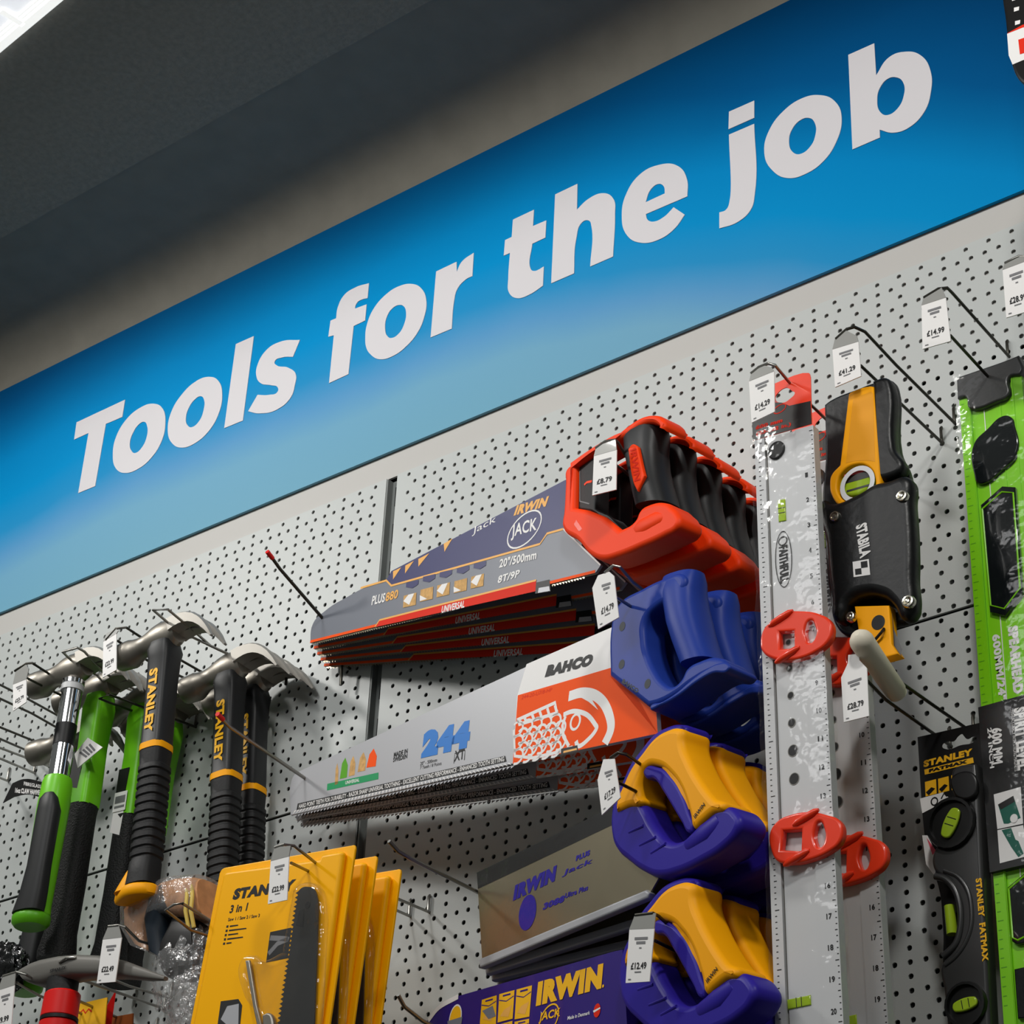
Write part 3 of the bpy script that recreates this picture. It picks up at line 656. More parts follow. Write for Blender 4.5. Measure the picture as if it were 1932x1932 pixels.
# card: white head with the maker's name, orange field with fish and hook
mb = MB()
card = B([(1310,1642,1),(1335,1265,1),(1386,1092,1),(1858,888,1),(1900,880,1),(1900,1215,1)], -2.4)+FB.tr([(1152,1277,1),(1238,1337,1),(1241,1384,1)], -2.4)
plate(mb, FB, [card], -2.4, 2.4, 0, 0)
Y = -2.55
def C_(p): return B(p, -2.5)
mb.flat(FB, C_([(1310,1642),(1338,1264),(1846,1114),(1900,1100),(1900,1215)])+FB.tr([(1152,1277),(1238,1337),(1241,1384)], -2.5), Y, 1)
mb.text('BAHCO', FB, *C_([(1486,1166),(1742,1100),(1506,1098)]), Y-.1, 2, .09); mb.text('244-20-U7/8-HP', FB, *C_([(1358,1288),(1526,1244),(1362,1266)]), Y-.1, 3, .0)
W_ = 4.6
stroke(mb, FB, C_(spline2d([(1590,1372),(1650,1352),(1720,1372),(1765,1425),(1772,1450),(1735,1500),(1672,1545),(1650,1470),(1600,1375)])[:40]), W_, Y-.1, 0)
stroke(mb, FB, C_([(1602,1380),(1585,1430),(1590,1490),(1620,1545)]), W_*.8, Y-.12, 0)
stroke(mb, FB, C_([(1332,1402),(1545,1305),(1562,1360),(1345,1425)]), W_*.8, Y-.1, 0, True)
for i in range(5): stroke(mb, FB, C_([(1375+i*42,1386-i*17),(1386+i*42,1412-i*13)]), W_*.7, Y-.13, 0)
c0 = C_([(1656,1411)])[0]; ring(mb, FB, c0, 7.8, 8.6, 0, 2.6, Y-.12, 0)
for i in range(6):
    for j in range(5):
        u, v = 1335+i*52+(j % 2)*26, 1450+j*38-i*10
        if u > 1590-(j > 3)*40 or v > 1640-(u-1310)*.18: continue
        c0 = C_([(u, v)])[0]; ring(mb, FB, c0, 9.6, 8.4, 0, 2.5, Y-.1-.01*((i+j) % 2), 0, 14, -2.2, 2.2)
stroke(mb, FB, C_([(1316,1455),(1322,1600),(1420,1610),(1560,1578),(1640,1550)]), W_*.7, Y-.1, 0)
hk = spline2d([(1620,1270,1),(1690,1250),(1760,1262),(1815,1310),(1848,1390),(1850,1460),(1812,1545,1)])[:36]
stroke(mb, FB, C_(hk), 10, Y-.14, 0); mb.flat(FB, C_([(1618,1268),(1690,1250),(1740,1275),(1782,1345),(1730,1300),(1690,1278)]), Y-.16, 0)
mb.flat(FB, C_([(1578,1560),(1668,1540),(1672,1572),(1576,1592)]), Y-.2, 2); mb.flat(FB, C_([(1592,1572),(1664,1556),(1666,1566),(1590,1584)]), Y-.3, 4)
mb.build('fish_card', ['white_print','orange_print','black_print','red_print','gold_print'], sawB)['label'] = 'card with white fish on an orange field'
k6, o6 = .1967, (1100, 1040)
def Bh(p, y=-12): return FB.tr(p, y, o6, k6)
mb = MB()
plate(mb, FB, [Bh([(268,1200,1),(282,700),(330,540),(600,350),(820,250),(960,215),(1000,300),(940,420),(850,470),(720,540),(620,650),(605,850),(640,1010),(700,1150),(790,1270),(870,1300),(950,1240),(1010,1130),(1140,1050),(1290,1020),(1395,1085),(1385,1140),(1230,1180),(1060,1275),(900,1392),(740,1475),(640,1500,1)])], -15, 15, 5, 0, 6, 3)
for u, v in ((378,722),(372,1085),(620,1272)):
    c0 = Bh([(u, v)], -15)[0]; disc(mb, FB, c0, 4, 4.6, 0, -15.2, 1)
mb.text('BAHCO', FB, *Bh([(370,1262),(520,1365),(390,1222)], -15), -15.15, 1, .05)
mb.build('handle_frame', ['blue', 'dark_navy'], sawB)
mb = MB(); grip(mb, FB, [(800,290,1120,190,.7),(790,380,1125,270,.92),(815,480,1120,380,1.0),(845,600,1135,510,1.06),(872,740,1165,650,1.1),(915,890,1205,800,1.06),(965,1030,1250,940,1.02),(1000,1130,1300,1040,1.0)], 17.5, 0, o6, k6, y=1)
mb.build('grip', 'blue', sawB)
mb = MB(); plate(mb, FB, [Bh([(640,1500),(760,1440),(900,1350),(1040,1230),(1180,1130),(1290,1075),(1400,1085),(1405,1125),(1240,1172),(1070,1272),(910,1392),(745,1480)], -16)], -16.5, 16.5, 2, 0, 6, 2)
mb.build('heel', 'blue', sawB)
for k, l in ((1, 'middle blue handled saw, its fish card half hidden'), (2, 'rearmost blue handled saw, nearest the perforated panel')):
    tp = np.array([tipB[0]-2*k, tipB[1]+11*k, tipB[2]-1.5*k]); hy = -190+46*k
    dup(sawB, l, None, tp-tipB, (0, 0, math.atan2(hy-tp[1], hB[0]-tipB[0])-angB))

# ---------- yellow and blue handled saws
kc, oc = .3064, (880, 1340)
tipC = at(905, 1740, -78); hC = at(1290, 1500, -190); FC = Frame(tipC, [hC[0]-tipC[0], hC[1]-tipC[1], 0]); angC = math.atan2(hC[1]-tipC[1], hC[0]-tipC[0])
def Cc(p, y=-1.2): return FC.tr(p, y, oc, kc)
def ypart(root, f):
    T = lambda p, y=-13: f.tr(p, y, oc, kc)
    mb = MB()
    plate(mb, f, [T([(893,640),(915,540),(960,440),(1010,330),(1075,240),(1150,150),(1230,100),(1315,84),(1350,100),(1350,140,1),(1300,150),(1230,180),(1140,280),(1100,370),(1075,430),(1070,520),(1110,620),(1165,720),(1240,800),(1330,800),(1400,740),(1500,640),(1600,590),(1665,625),(1690,690),(1668,760),(1590,850),(1450,940),(1300,1008),(1180,1028),(1100,1000),(1000,930),(920,850),(895,770)])], -15, 15, 6, 0, 6, 3)
    for a, b in (((1000,752),(1090,712)), ((1065,832),(1165,782)), ((1135,880),(1225,822))):
        p = T([a, b], -15); mb.tube([f.w(*p[0], -14), f.w(*p[1], -14.5)], 1.6, 0, 8)
    mb.build('handle_frame', 'blue_deep', root)
    mb = MB()
    plate(mb, f, [T([(925,632,1),(930,560),(970,460),(1022,350),(1085,265),(1160,172),(1240,120),(1310,108),(1335,125),(1336,200),(1372,300),(1430,410),(1525,540),(1590,600),(1520,640),(1450,700),(1408,735),(1378,640),(1330,500),(1262,400),(1185,348),(1108,362),(1076,430),(1066,520),(1078,565),(1000,600)], -16)], -18.5, 14, 6, 0, 6, 3)
    mb.text('IRWIN', f, *T([(1408,668),(1470,585),(1398,650)], -19), -19.2, 1, .03)
    mb.build('yellow_shell', ['yellow', 'black_print'], root)
    mb = MB(); plate(mb, f, [T([(1100,372),(1185,352),(1262,402),(1330,502),(1376,622),(1400,745),(1378,760),(1330,690),(1270,590),(1215,500),(1160,425),(1110,420)], -15)], -17.2, 13, 3, 0, 6, 2)
    mb.build('inner_rim', 'blue_deep', root)['label'] = 'deep blue lining of the grip hole'
    mb = MB(); grip(mb, f, [(1215,175,1335,130,.8),(1215,260,1345,210,.95),(1250,360,1365,300,1),(1310,460,1420,400,1),(1350,580,1490,505,1),(1385,690,1555,580,.95)], 18.5, 0, oc, kc, y=2)
    mb.build('grip', 'yellow', root)
    mb = MB(); grip(mb, f, [(1330,900,1360,970,.4),(1420,810,1470,915,1),(1520,710,1590,845,1.08),(1610,640,1670,750,.98),(1665,650,1685,705,.5)], 18, 0, oc, kc, y=2)
    mb.build('heel', 'blue_deep', root)
sawC = thing('hand_saw', 'front upper yellow and blue handled saw, wrapped blade with purple lettering', 'hand saw', tipC, 'yellow handled saws with film wrapped blades')
mb = MB(); plate(mb, FC, [Cc([(62,1000,1),(900,595,1),(1000,560,1),(1180,1035,1),(1130,1120,1),(95,1545,1)])], -.8, .8, 0, 0)
Y = -1.0
mb.flat(FC, Cc([(62,1000),(900,595),(930,585),(930,690),(70,1100)]), Y, 1)
def CT(t, bl, br, tl, bold=.04): mb.text(t, FC, *Cc([bl, br, tl]), Y-.1, 2, bold)
CT('IRWIN', (285,1175), (542,1052), (300,1078), .08); CT('PLUS', (672,930), (758,892), (676,896), .06)
CT('Jack', (585,1030), (770,950), (600,985), .02); CT('3088', (468,1232), (598,1180), (478,1188), .06); CT('Ultra Plus', (604,1160), (745,1108), (610,1126), .04)
c0 = Cc([(375,1245)])[0]; ring(mb, FC, c0, 15, 17, .2, 1.5, Y-.1, 2); disc(mb, FC, c0, 15, 17, .2, Y-.05, 2); CT('UT', (350,1285), (405,1260), (352,1215), .02)
mb.build('blade', ['blade', 'black', 'blue_deep'], sawC)
mb = MB(); plate(mb, FC, [Cc([(90,1535,1),(1120,1108,1),(1142,1128,1),(1130,1160,1),(95,1592,1)])], -4, 4, 2, 0); mb.build('tooth_guard', 'silver_sleeve', sawC)['label'] = 'pale plastic tooth guard'
mb = MB(); mb.flat(FC, Cc([(64,1000),(930,580),(1150,1120),(96,1560)]), -3.2); mb.build('film', 'clear_film', sawC)['label'] = 'clear film wrap'
ypart(sawC, FC)
LC = ['second upper yellow and blue handled saw from the front', 'third upper yellow and blue handled saw from the front', 'rearmost upper yellow and blue handled saw, beside the silver levels']
for k in range(1, 4):
    tp = np.array([tipC[0]-1.5*k, tipC[1]+9*k, tipC[2]-3*k]); hy = -190+43*k
    dup(sawC, LC[k-1], None, tp-tipC, (0, 0, math.atan2(hy-tp[1], hC[0]-tipC[0])-angC))
# the lower row: the same saws in purple printed sleeves
dD = at(1310, 1654, -190)-at(1289, 1367, -190); tipD = tipC+dD; FD = Frame(tipD, FC.ex)
class Shift(Frame):
    def px(s, u, v, y=0): return FC.px(u, v, y)
FDs = Shift(tipD, FC.ex)
pvD = on(812, 1915, tipD, FC.ey)
sawD = thing('hand_saw', 'front lower yellow and blue handled saw in a purple printed sleeve', 'hand saw', pvD, 'yellow handled saws in purple sleeves')
ypart(sawD, FDs)
kd, od = .1967, (800, 1740)
def Dd(p, y=-2): return FD.tr(p, y, od, kd)
mb = MB(); plate(mb, FD, [Dd([(330,705,1),(1815,280,1),(1900,262,1),(1950,1100,1),(1950,1500,1),(-40,1500,1),(-30,1010,1),(30,940),(150,805)])], -1.6, 1.6, 0, 0)
Y = -1.9
P_ = Dd(spline2d([(40,945,1),(150,812),(328,712,1)])[:12]+[(328,712)]); stroke(mb, FD, P_, 5, Y-.1, 1)
def DT(t, bl, br, tl, m, bold=.04): mb.text(t, FD, *Dd([bl, br, tl]), Y-.2, m, bold)
DT('IRWIN', (1072,808), (1700,636), (1096,574), 2, .08); disc(mb, FD, Dd([(1718,612)])[0], 1.4, 1.4, 0, Y-.2, 2)
DT('Made in Denmark', (1376,938), (1590,884), (1380,902), 1, .02)
disc(mb, FD, Dd([(1660,846)])[0], 5.2, 6, 0, Y-.2, 3); mb.flat(FD, Dd([(1622,850),(1690,815),(1694,828),(1630,868)]), Y-.3, 1)
for q in ([(555,745),(697,700),(690,976),(535,976)], [(722,690),(868,650),(850,925),(705,962)], [(888,645),(1036,605),(1010,905),(868,932)], [(535,1000),(690,985),(680,1200),(530,1240)], [(705,985),(848,945),(840,1180),(700,1220)], [(868,955),(1008,925),(1000,1140),(860,1180)]):
    mb.flat(FD, Dd(q), Y-.1, 2)
    q = [np.array(p, float) for p in q]; c_ = lambda a, b: tuple(q[3]*(1-a)*(1-b)+q[2]*a*(1-b)+q[0]*(1-a)*b+q[1]*a*b)
    stroke(mb, FD, Dd([c_(.02,.78), c_(.5,.68), c_(.98,.8)]), .9, Y-.2, 0); mb.flat(FD, Dd([c_(.25,.87), c_(.75,.87), c_(.75,.93), c_(.25,.93)]), Y-.2, 0)
    mb.flat(FD, Dd([c_(.15,.2), c_(.7,.1), c_(.9,.5), c_(.4,.4)]), Y-.2, 4)
mb.flat(FD, Dd([(560,850),(660,800),(690,900),(620,930)]), Y-.3, 5)
c0 = Dd([(1200,925)])[0]; ring(mb, FD, c0, 16.5, 12.5, .25, 1.6, Y-.2, 2); DT('JACK', (1098,975), (1302,925), (1112,868), 2, .03)
c0 = Dd([(300,918)])[0]; disc(mb, FD, c0, 12, 13, 0, Y-.1, 1); disc(mb, FD, c0, 10.4, 11.4, 0, Y-.2, 2); mb.flat(FD, Dd([(225,950),(370,905),(360,975),(230,990)]), Y-.3, 5)
mb.build('sleeve', ['purple_print', 'white_print', 'yellow_print', 'red_print', 'gold_print', 'grey_sleeve'], sawD)
LD = ['second lower yellow and blue handled saw from the front', 'third lower yellow and blue handled saw from the front', 'rearmost lower yellow and blue handled saw, beside the silver levels']
for k in range(1, 4):
    tp = np.array([-1.5*k, 9*k, -3*k]); hy = -190+43*k; hx = hC[0]+dD[0]-pvD[0]
    dup(sawD, LD[k-1], None, tp, (0, 0, math.atan2(hy-(pvD[1]+tp[1]), hx)-math.atan2(-190-pvD[1], hx)))
# ================================================================ hammers (head across the hook, handle hanging)
def hammer_head(mb, s=1, m=0, mc=1):
    a, b = np.array([0, 1., 0]), np.array([0, 0, 1.])
    mb.ell([((x*s, 0, z*s), a*r1*s, b*r2*s) for x, z, r1, r2 in ((-67,-5,12,12),(-65.5,-5,15.5,15.5),(-48,-5,16.5,16.5),(-43,-4,14.5,14.5),(-36,-2,12,12.5),(-28,0,11.5,12.5),(-20,1,13,14.5),(-14,2,14,17),(-4,3,15,18.5),(8,3,15,18.5),(14,4,14,17),(18,5,13,14))], m, 20)
    T = np.linspace(0, 1, 9)
    for sy in (-1, 1):
        R = []
        for t in T:
            x = 12+70*t-6*t*t; z = 9+9*math.sin(t*2.0)-42*t**2.2; w = 6.5*(1-t)**.6+2.2; h = 9*(1-t)**.8+1.2; y = sy*(7+5*t)
            dx, dz = 70-12*t, 18*math.cos(t*2.0)-92*t**1.2; L = math.hypot(dx, dz); nx, nz = -dz/L, dx/L
            R.append([np.array([x+nx*h*k, y+w*j, z+nz*h*k])*s for j, k in ((-1,-1),(1,-1),(1,.6),(.4,1),(-.4,1),(-1,.6))])
        mb.loft(R, mc)
def place(mb, org, rx=0, ry=0, rz=0):
    """turn the local mesh (head at 0, handle down) and put it where it hangs"""
    R = (Matrix.Rotation(rz, 3, 'Z') @ Matrix.Rotation(ry, 3, 'Y') @ Matrix.Rotation(rx, 3, 'X'))
    R = np.array([[R[i][j] for j in range(3)] for i in range(3)])
    mb.v = [v @ R.T+np.asarray(org) for v in mb.v]; return mb
ex_, ey_, ez_ = np.eye(3)
def sec(z, w, d, x=0, y=0): return ((x, y, z), ex_*w, ey_*d)
def rsec(z, w, d, x=0, y=0, e=.45, n=24):
    T = np.linspace(0, 2*math.pi, n, endpoint=False)
    return [np.array([x+w*math.copysign(abs(math.cos(t))**e, math.cos(t)), y+d*math.copysign(abs(math.sin(t))**e, math.sin(t)), z]) for t in T]
def hammer(kind, label, org, tilt=(0, 0, 0), mats=None, extra=None, s=1):
    g = 'hammers on the looped hooks'
    t = thing('claw_hammer', label, 'hammer', org, g)
    P = lambda mb: place(mb, org, *tilt)
    mb = MB(); hammer_head(mb, s); P(mb).build('head', ['steel', 'claw'], t)
    def sub(name, mb, mats, lab=None, par=None):
        o = P(mb).build(name, mats, par or t)
        if lab: o['label'] = lab
        return o
    FL = Frame((0, 0, 0), XW)
    if kind == 'stanley':
        mb = MB(); mb.loft([rsec(-8,13,15,0), rsec(-18,16,17), rsec(-28,15,15), rsec(-60,14,14), rsec(-130,14.5,14), rsec(-134,15.5,15)], 0)
        FT = Frame((0, -14.6, 0), (0, 0, -1), (1, 0, 0))
        mb.text('STANLEY', FT, (44, -7), (122, -7), (44, 5), -.2, 1, .05)
        sub('shaft', mb, ['rubber_soft', 'yellow_print'])
        mb = MB(); mb.loft([rsec(z, 16, 15.5, 0, 0, .6) for z in (-133.5, -141)], 0); sub('band', mb, 'yellow', 'yellow ring above the grip')
        mb = MB(); secs = [rsec(-140,15.6,15,0,0,.6), rsec(-150,15,14.5,0,0,.6), rsec(-158,14.5,14,0,0,.6)]
        for k in range(11):
            z = -160-10*k; secs += [rsec(z,16.4,15.6,.5,0,.7), rsec(z-5,16.4,15.6,.5,0,.7), rsec(z-6.5,14.6,14,.5,0,.7), rsec(z-8.5,14.6,14,.5,0,.7)]
        secs += [rsec(-270,15.5,15,0,0,.7), rsec(-285,16,15.5,-1,0,.7), rsec(-296,17.5,16,-2,0,.7)]
        mb.loft(secs, 0); sub('grip', mb, 'rubber', 'ribbed black rubber grip')
        mb = MB(); mb.loft([rsec(-276,4,9,-13,0,.6), rsec(-280,5.5,11,-13.5,0,.6), rsec(-294,10,14,-17,0,.6), rsec(-301,14,15,-18,0,.6)], 0)
        T_ = np.linspace(0, 2*math.pi, 28, endpoint=False)
        def toe(z, k, y=0): return [np.array([(-6+25*k*math.cos(t)-(7*k*max(0, -math.cos(t))**3)), y+18*k*math.sin(t)*(1 if math.cos(t) > 0 else (1-.35*math.cos(t)**2)), z]) for t in T_]
        mb.loft([toe(-297, .88), toe(-299, .98), toe(-304, 1), toe(-308, .95), toe(-309.5, .85)], 0)
        sub('end_cap', mb, 'yellow', 'yellow toe shaped end cap')
    elif kind == 'fibre':
        mb = MB(); mb.loft([rsec(-10,13,14), rsec(-26,15.5,16), rsec(-34,15.5,15.5), rsec(-75,14,14), rsec(-140,16,15), rsec(-150,16,15)], 0)
        mb.flat(FL, [(-13,-92),(3,-92),(1,-132),(-13,-128)], -14.9, 1); mb.flat(FL, [(-12,-136),(4,-136),(2,-176),(-13,-170)], -15.3, 2) if extra == 'sticker' else None
        nk = sub('neck', mb, ['lime', 'black_print', 'white_print'], 'lime green neck')
        mb = MB(); secs = [rsec(-149,16.6,15.6,0,0,.7), rsec(-160,15.5,15,0,0,.7), rsec(-240,16.5,15.5,0,0,.7), rsec(-300,17,16,-2,0,.7), rsec(-322,21,18,-3,0,.7), rsec(-330,21,17,-3,0,.7)]
        mb.loft(secs, 0); sub('grip', mb, 'rubber_knurl', 'knurled black grip')
        if extra == 'sticker':
            mb = MB(); mb.fbox(FL, -13, 6, -146, -122, -16.2, -15.9, 0); mb.fbox(FL, -11, 4, -142, -139, -16.4, -16.1, 1); mb.fbox(FL, -11, 4, -136, -127, -16.4, -16.1, 1)
            sub('sticker', mb, ['white_print', 'grey_print'], 'white barcode sticker', nk)
    else:
        mb = MB(); mb.ell([sec(-14,13.5,13.5), sec(-19,13.5,13.5), sec(-20,12,12), sec(-62,12,12), sec(-150,12,12)], 0)
        mb.ell([sec(-20,13.4,13.4), sec(-27,13.4,13.4)], 2); mb.ell([sec(-70,12.3,12.3), sec(-96,12.3,12.3)], 1)
        sub('shaft', mb, ['chrome', 'black', 'aluminium'], 'chrome tube shaft with a black band')
        mb = MB(); mb.loft([rsec(-136,15,14.5,0,0,.9), rsec(-142,17,16,0,0,.9), rsec(-170,17.5,16.5,-.5,0,.8), rsec(-250,16.5,15.5,-2,0,.8), rsec(-285,17.5,16.5,-5,0,.8), rsec(-297,20,17.5,-7,0,.8)], 0)
        gr = sub('grip', mb, 'lime', 'lime green grip')
        mb = MB(); mb.loft([rsec(-160,7,4,4,-13.5,.9), rsec(-166,12,7,3.5,-12.5,.8), rsec(-180,14.5,10.5,3.5,-9.5,.8), rsec(-245,14.5,10.5,1.5,-9,.8), rsec(-275,17,11.5,-1,-8.5,.8), rsec(-297,19.6,12.5,-5.5,-7.5,.8)], 0)
        sub('grip_pad', mb, 'rubber_soft', 'black rubber pad on the green grip', gr)
        mb = MB(); mb.loft([rsec(-297,20,17.5,-7,0,.9), rsec(-300,22,19,-7,0,.9), rsec(-307,21.5,18.5,-7,0,.9), rsec(-311,18,15,-7,0,.9)], 0)
        sub('end_cap', mb, 'lime_dark', 'green end cap')
    return t
R_ = math.radians
h1 = hammer('chrome', 'front hammer with chrome tube shaft and green and black grip', at(142, 1266, -150), (0, R_(0), R_(6)))
h2 = hammer('fibre', 'hammer with broad lime green neck and a swing ticket, behind the chrome one', at(193, 1300, -104), (0, R_(1), R_(6)))
h3 = hammer('chrome', 'rear chrome shafted hammer hanging lower, mostly hidden by the front one', at(140, 1398, -64), (0, R_(2), R_(6)))
h4 = hammer('fibre', 'green necked hammer with a barcode sticker, left of the front black hammer', at(276, 1322, -62), (0, R_(0), R_(6)), extra='sticker')
h4b = hammer('fibre', 'green necked hammer hidden behind the front black and yellow hammer', at(322, 1348, -24), (0, R_(3), R_(6)))
h5 = hammer('stanley', 'front black hammer with yellow ring and yellow end cap', at(314, 1205, -160), (0, R_(-3), R_(6)))
h7 = hammer('stanley', 'black and yellow hammer hanging left of the pair behind the yellow packs', at(436, 1265, -72), (0, R_(-5), R_(6)))
h8 = hammer('stanley', 'black and yellow hammer hanging right of the pair, nearest the panel', at(480, 1292, -30), (0, R_(-5), R_(6)))
# swing ticket on the green hammer
f = Frame(at(142, 1420, -128), at(168, 1446, -128)-at(142, 1420, -128), at(163, 1392, -128)-at(142, 1420, -128))
mb = MB(); L = f.tr([(141,1423),(166,1392),(194,1410),(147,1449)]); Q = [f.w(x, z, -.4) for x, z in L]+[f.w(x, z, .4) for x, z in L]
mb.add(Q, [(3,2,1,0),(4,5,6,7)]+[(i,(i+1)%4,4+(i+1)%4,4+i) for i in range(4)], 0)
for k in range(4): mb.flat(f, f.tr([(150+k*6,1421-k*5),(153+k*6,1418-k*5),(166+k*5,1427-k*4),(163+k*5,1430-k*4)]), -.7, 1)
tag(mb.build('swing_ticket', ['white_print', 'grey_print']), 'small white folded ticket tied to the green necked hammer', 'ticket')
# black printed card at the left edge
yb = -40
f = Frame(at(8, 1510, yb), XW); mb = MB()
plate(mb, f, [f.tr([(6,1515,1),(24,1478,1),(45,1470),(82,1476,1),(78,1505,1),(50,1499),(26,1504,1)])], -.5, .5, 0, 0)
mb.text('FIBREGLASS', f, *f.tr([(46,1482),(78,1488),(46,1475)]), -.8, 1, .03); mb.text('16oz CLAW HAMMER', f, *f.tr([(29,1496),(79,1501),(30,1486)]), -.8, 1, .05)
tag(mb.build('header_card', ['card_black', 'white_print']), 'black header card reading 16oz claw hammer at the left edge', 'card')

# ---- lower left: grey pick head with red sleeved shaft
po = at(120, 1850, -172); t = thing('pick_hammer', 'grey pick headed hammer with a red sleeved shaft at the lower left', 'hammer', po)
mb = MB(); yy = -172
def Pq(u, v): return at(u, v, yy)
def bar(secs, m=0):
    R = []
    for u0, v0, u1, v1, d in secs:
        a, b = Pq(u0, v0), Pq(u1, v1); c = (a+b)/2; h = (a-b)/2
        R.append([c+h*math.copysign(abs(math.cos(q))**.6, math.cos(q))+np.array([0, d, 0])*math.copysign(abs(math.sin(q))**.6, math.sin(q)) for q in np.linspace(0, 2*math.pi, 18, endpoint=False)])
    return R
mb.loft(bar([(46,1834,60,1856,12),(70,1820,78,1862,13),(90,1814,94,1862,15),(128,1808,128,1852,17),(158,1805,150,1848,16),(200,1806,196,1846,13),(240,1814,238,1846,10),(282,1830,280,1850,7),(314,1843,312,1850,3)]), 0)
mb.text('STANLEY', Frame(Pq(96,1842)+[0,-17,0], XW), *Frame(Pq(96,1842)+[0,-17,0], XW).tr([(94,1836),(124,1829),(95,1829)]), -.3, 1, .03)
mb.build('head', ['pick_grey', 'black_print'], t)
mb = MB(); c_ = Pq(118, 1858); mb.ell([(c_+[0,0,6], ex_*19, ey_*15), (c_-[0,0,14], ex_*19, ey_*15)], 0); mb.build('socket', 'rubber', t)
mb = MB(); d_ = np.array([-1.5, 0, 0]); c_ = Pq(119, 1874)
mb.ell([(c_+np.array([0, 0, -z])+d_*z*.02, ex_*r_, ey_*r_*.9) for z, r_ in ((0,18),(2,20),(26,20.5),(27,19.5),(31,19.5),(32,20.5),(120,20.5))], 0); mb.build('sleeve', 'red', t)
mb = MB(); mb.ell([(c_+np.array([0,0,-z]), ex_*20.9, ey_*19) for z in (27.2, 30.8)], 0); mb.build('band', 'black', t)
# hanging cards beside it
f = Frame(at(150, 1900, -95), XW); mb = MB(); plate(mb, f, [f.tr([(147,1895,1),(203,1882,1),(197,1945,1),(141,1945,1)])], -.6, .6, 0, 0)
stroke(mb, f, f.tr([(152,1912),(158,1905),(162,1912),(168,1904),(174,1909)]), 1.8, -.8, 1)
tag(mb.build('swing_card', ['yellow_print', 'red_print']), 'yellow hanging card with red script beside the red shaft', 'card')
f = Frame(at(190, 1900, -88), unit(np.array([.5, .85, 0]))); mb = MB(); plate(mb, f, [[(-18,-60,1),(14,22,1),(14,-60,1)]], -.6, .6, 0, 0)
tag(mb.build('swing_card', 'red'), 'red folded card edge right of the yellow hanging card', 'card')
f = Frame(at(215, 1915, -60), XW); mb = MB(); plate(mb, f, [f.tr([(198,1922,1),(252,1912,1),(250,1955,1),(196,1955,1)])], -.6, .6, 0, 0)
tag(mb.build('swing_card', mat('rust_card', (150, 78, 30), .5)), 'brown card at the bottom edge right of the red shaft', 'card')
# crumpled shapes: black bag at the left edge, wrapped bundle beside the yellow packs
def crumple(mb, c, r, m=0, seed=1, amp=.25, n=26, freq=3.5):
    rr = random.Random(seed); ph = [(rr.uniform(-1,1), rr.uniform(-1,1), rr.uniform(-1,1), rr.uniform(0,6)) for _ in range(14)]
    R = []
    for i in range(n+1):
        t = -math.pi/2+math.pi*i/n; ring_ = []
        for j in range(2*n):
            a = math.pi*j/n; d = np.array([math.cos(t)*math.cos(a), math.cos(t)*math.sin(a), math.sin(t)])
            k = 1+amp*sum(abs(math.sin(freq*(d @ np.array(p[:3]))*2+p[3])) for p in ph)/14-amp*.6
            ring_.append(np.asarray(c)+d*np.asarray(r)*k)
        R.append(ring_)
    mb.loft(R, m)
mb = MB(); crumple(mb, at(-8, 1838, -95), (50, 18, 34), 0, 3, .6, 30, 6); tag(mb.build('plastic_bag', mat('bag_black', (16,17,18), .18, 0, .6, bump=.7, bscale=150), sharp=25), 'crumpled glossy black plastic bag at the lower left edge', 'bag')
bo_ = at(330, 1770, -128); t = thing('wrapped_bundle', 'tan and dark tool bundle wrapped in clear crinkled plastic, left of yellow packs', 'wrapped bundle', bo_)
yy = -128
mb = MB(); mb.loft(bar([(300,1802,268,1786,16),(292,1780,252,1758,20),(296,1756,255,1722,23),(312,1742,280,1692,25),(335,1738,316,1676,26),(372,1738,356,1664,26),(392,1740,384,1662,26),(405,1742,398,1664,22)])); mb.build('tan_wrap', 'kraft', t)
mb = MB(); mb.loft(bar([(330,1818,300,1800,20),(326,1770,296,1740,24),(334,1742,312,1684,27.5),(350,1738,335,1674,28)])); mb.build('dark_band', 'dark_navy', t)
for u in (352, 362):
    mb = MB(); a_ = [at(u, 1667, yy-20), at(u+1, 1690, yy-28), at(u-2, 1718, yy-28), at(u+4, 1750, yy-24)]; mb.tube(a_, 2.2, 0, 8); mb.build('rubber_band', mat('band_yellow', (214, 186, 90), .5), t)
mb = MB(); mb.loft(bar([(330,1850,316,1790,18),(360,1850,345,1730,20),(385,1830,380,1740,16)])); mb.build('dark_core', 'black', t)
mb = MB(); crumple(mb, at(350, 1830, -128), (40, 22, 46), 0, 9, .7, 30, 5); crumple(mb, at(368, 1895, -128), (30, 20, 40), 0, 12, .8, 26, 6); mb.build('plastic_wrap', 'crinkle_film', t, sharp=20)
mb = MB(); mb.loft(bar([(302,1806,262,1790,19),(294,1782,248,1756,24),(298,1758,251,1718,27),(314,1744,276,1687,29),(337,1740,314,1671,30),(374,1740,356,1659,30),(400,1742,396,1656,28)])); mb.build('film', 'crinkle_film', t)
hook('looped wire hook in front of the wrapped bundle', [[(395,1736,-150),(345,1705,-200),(329,1706,-200),(312,1717,-200),(360,1755,-168),(391,1765,-145),-4], [(395,1736,-150),(410,1746,-135),-3]])

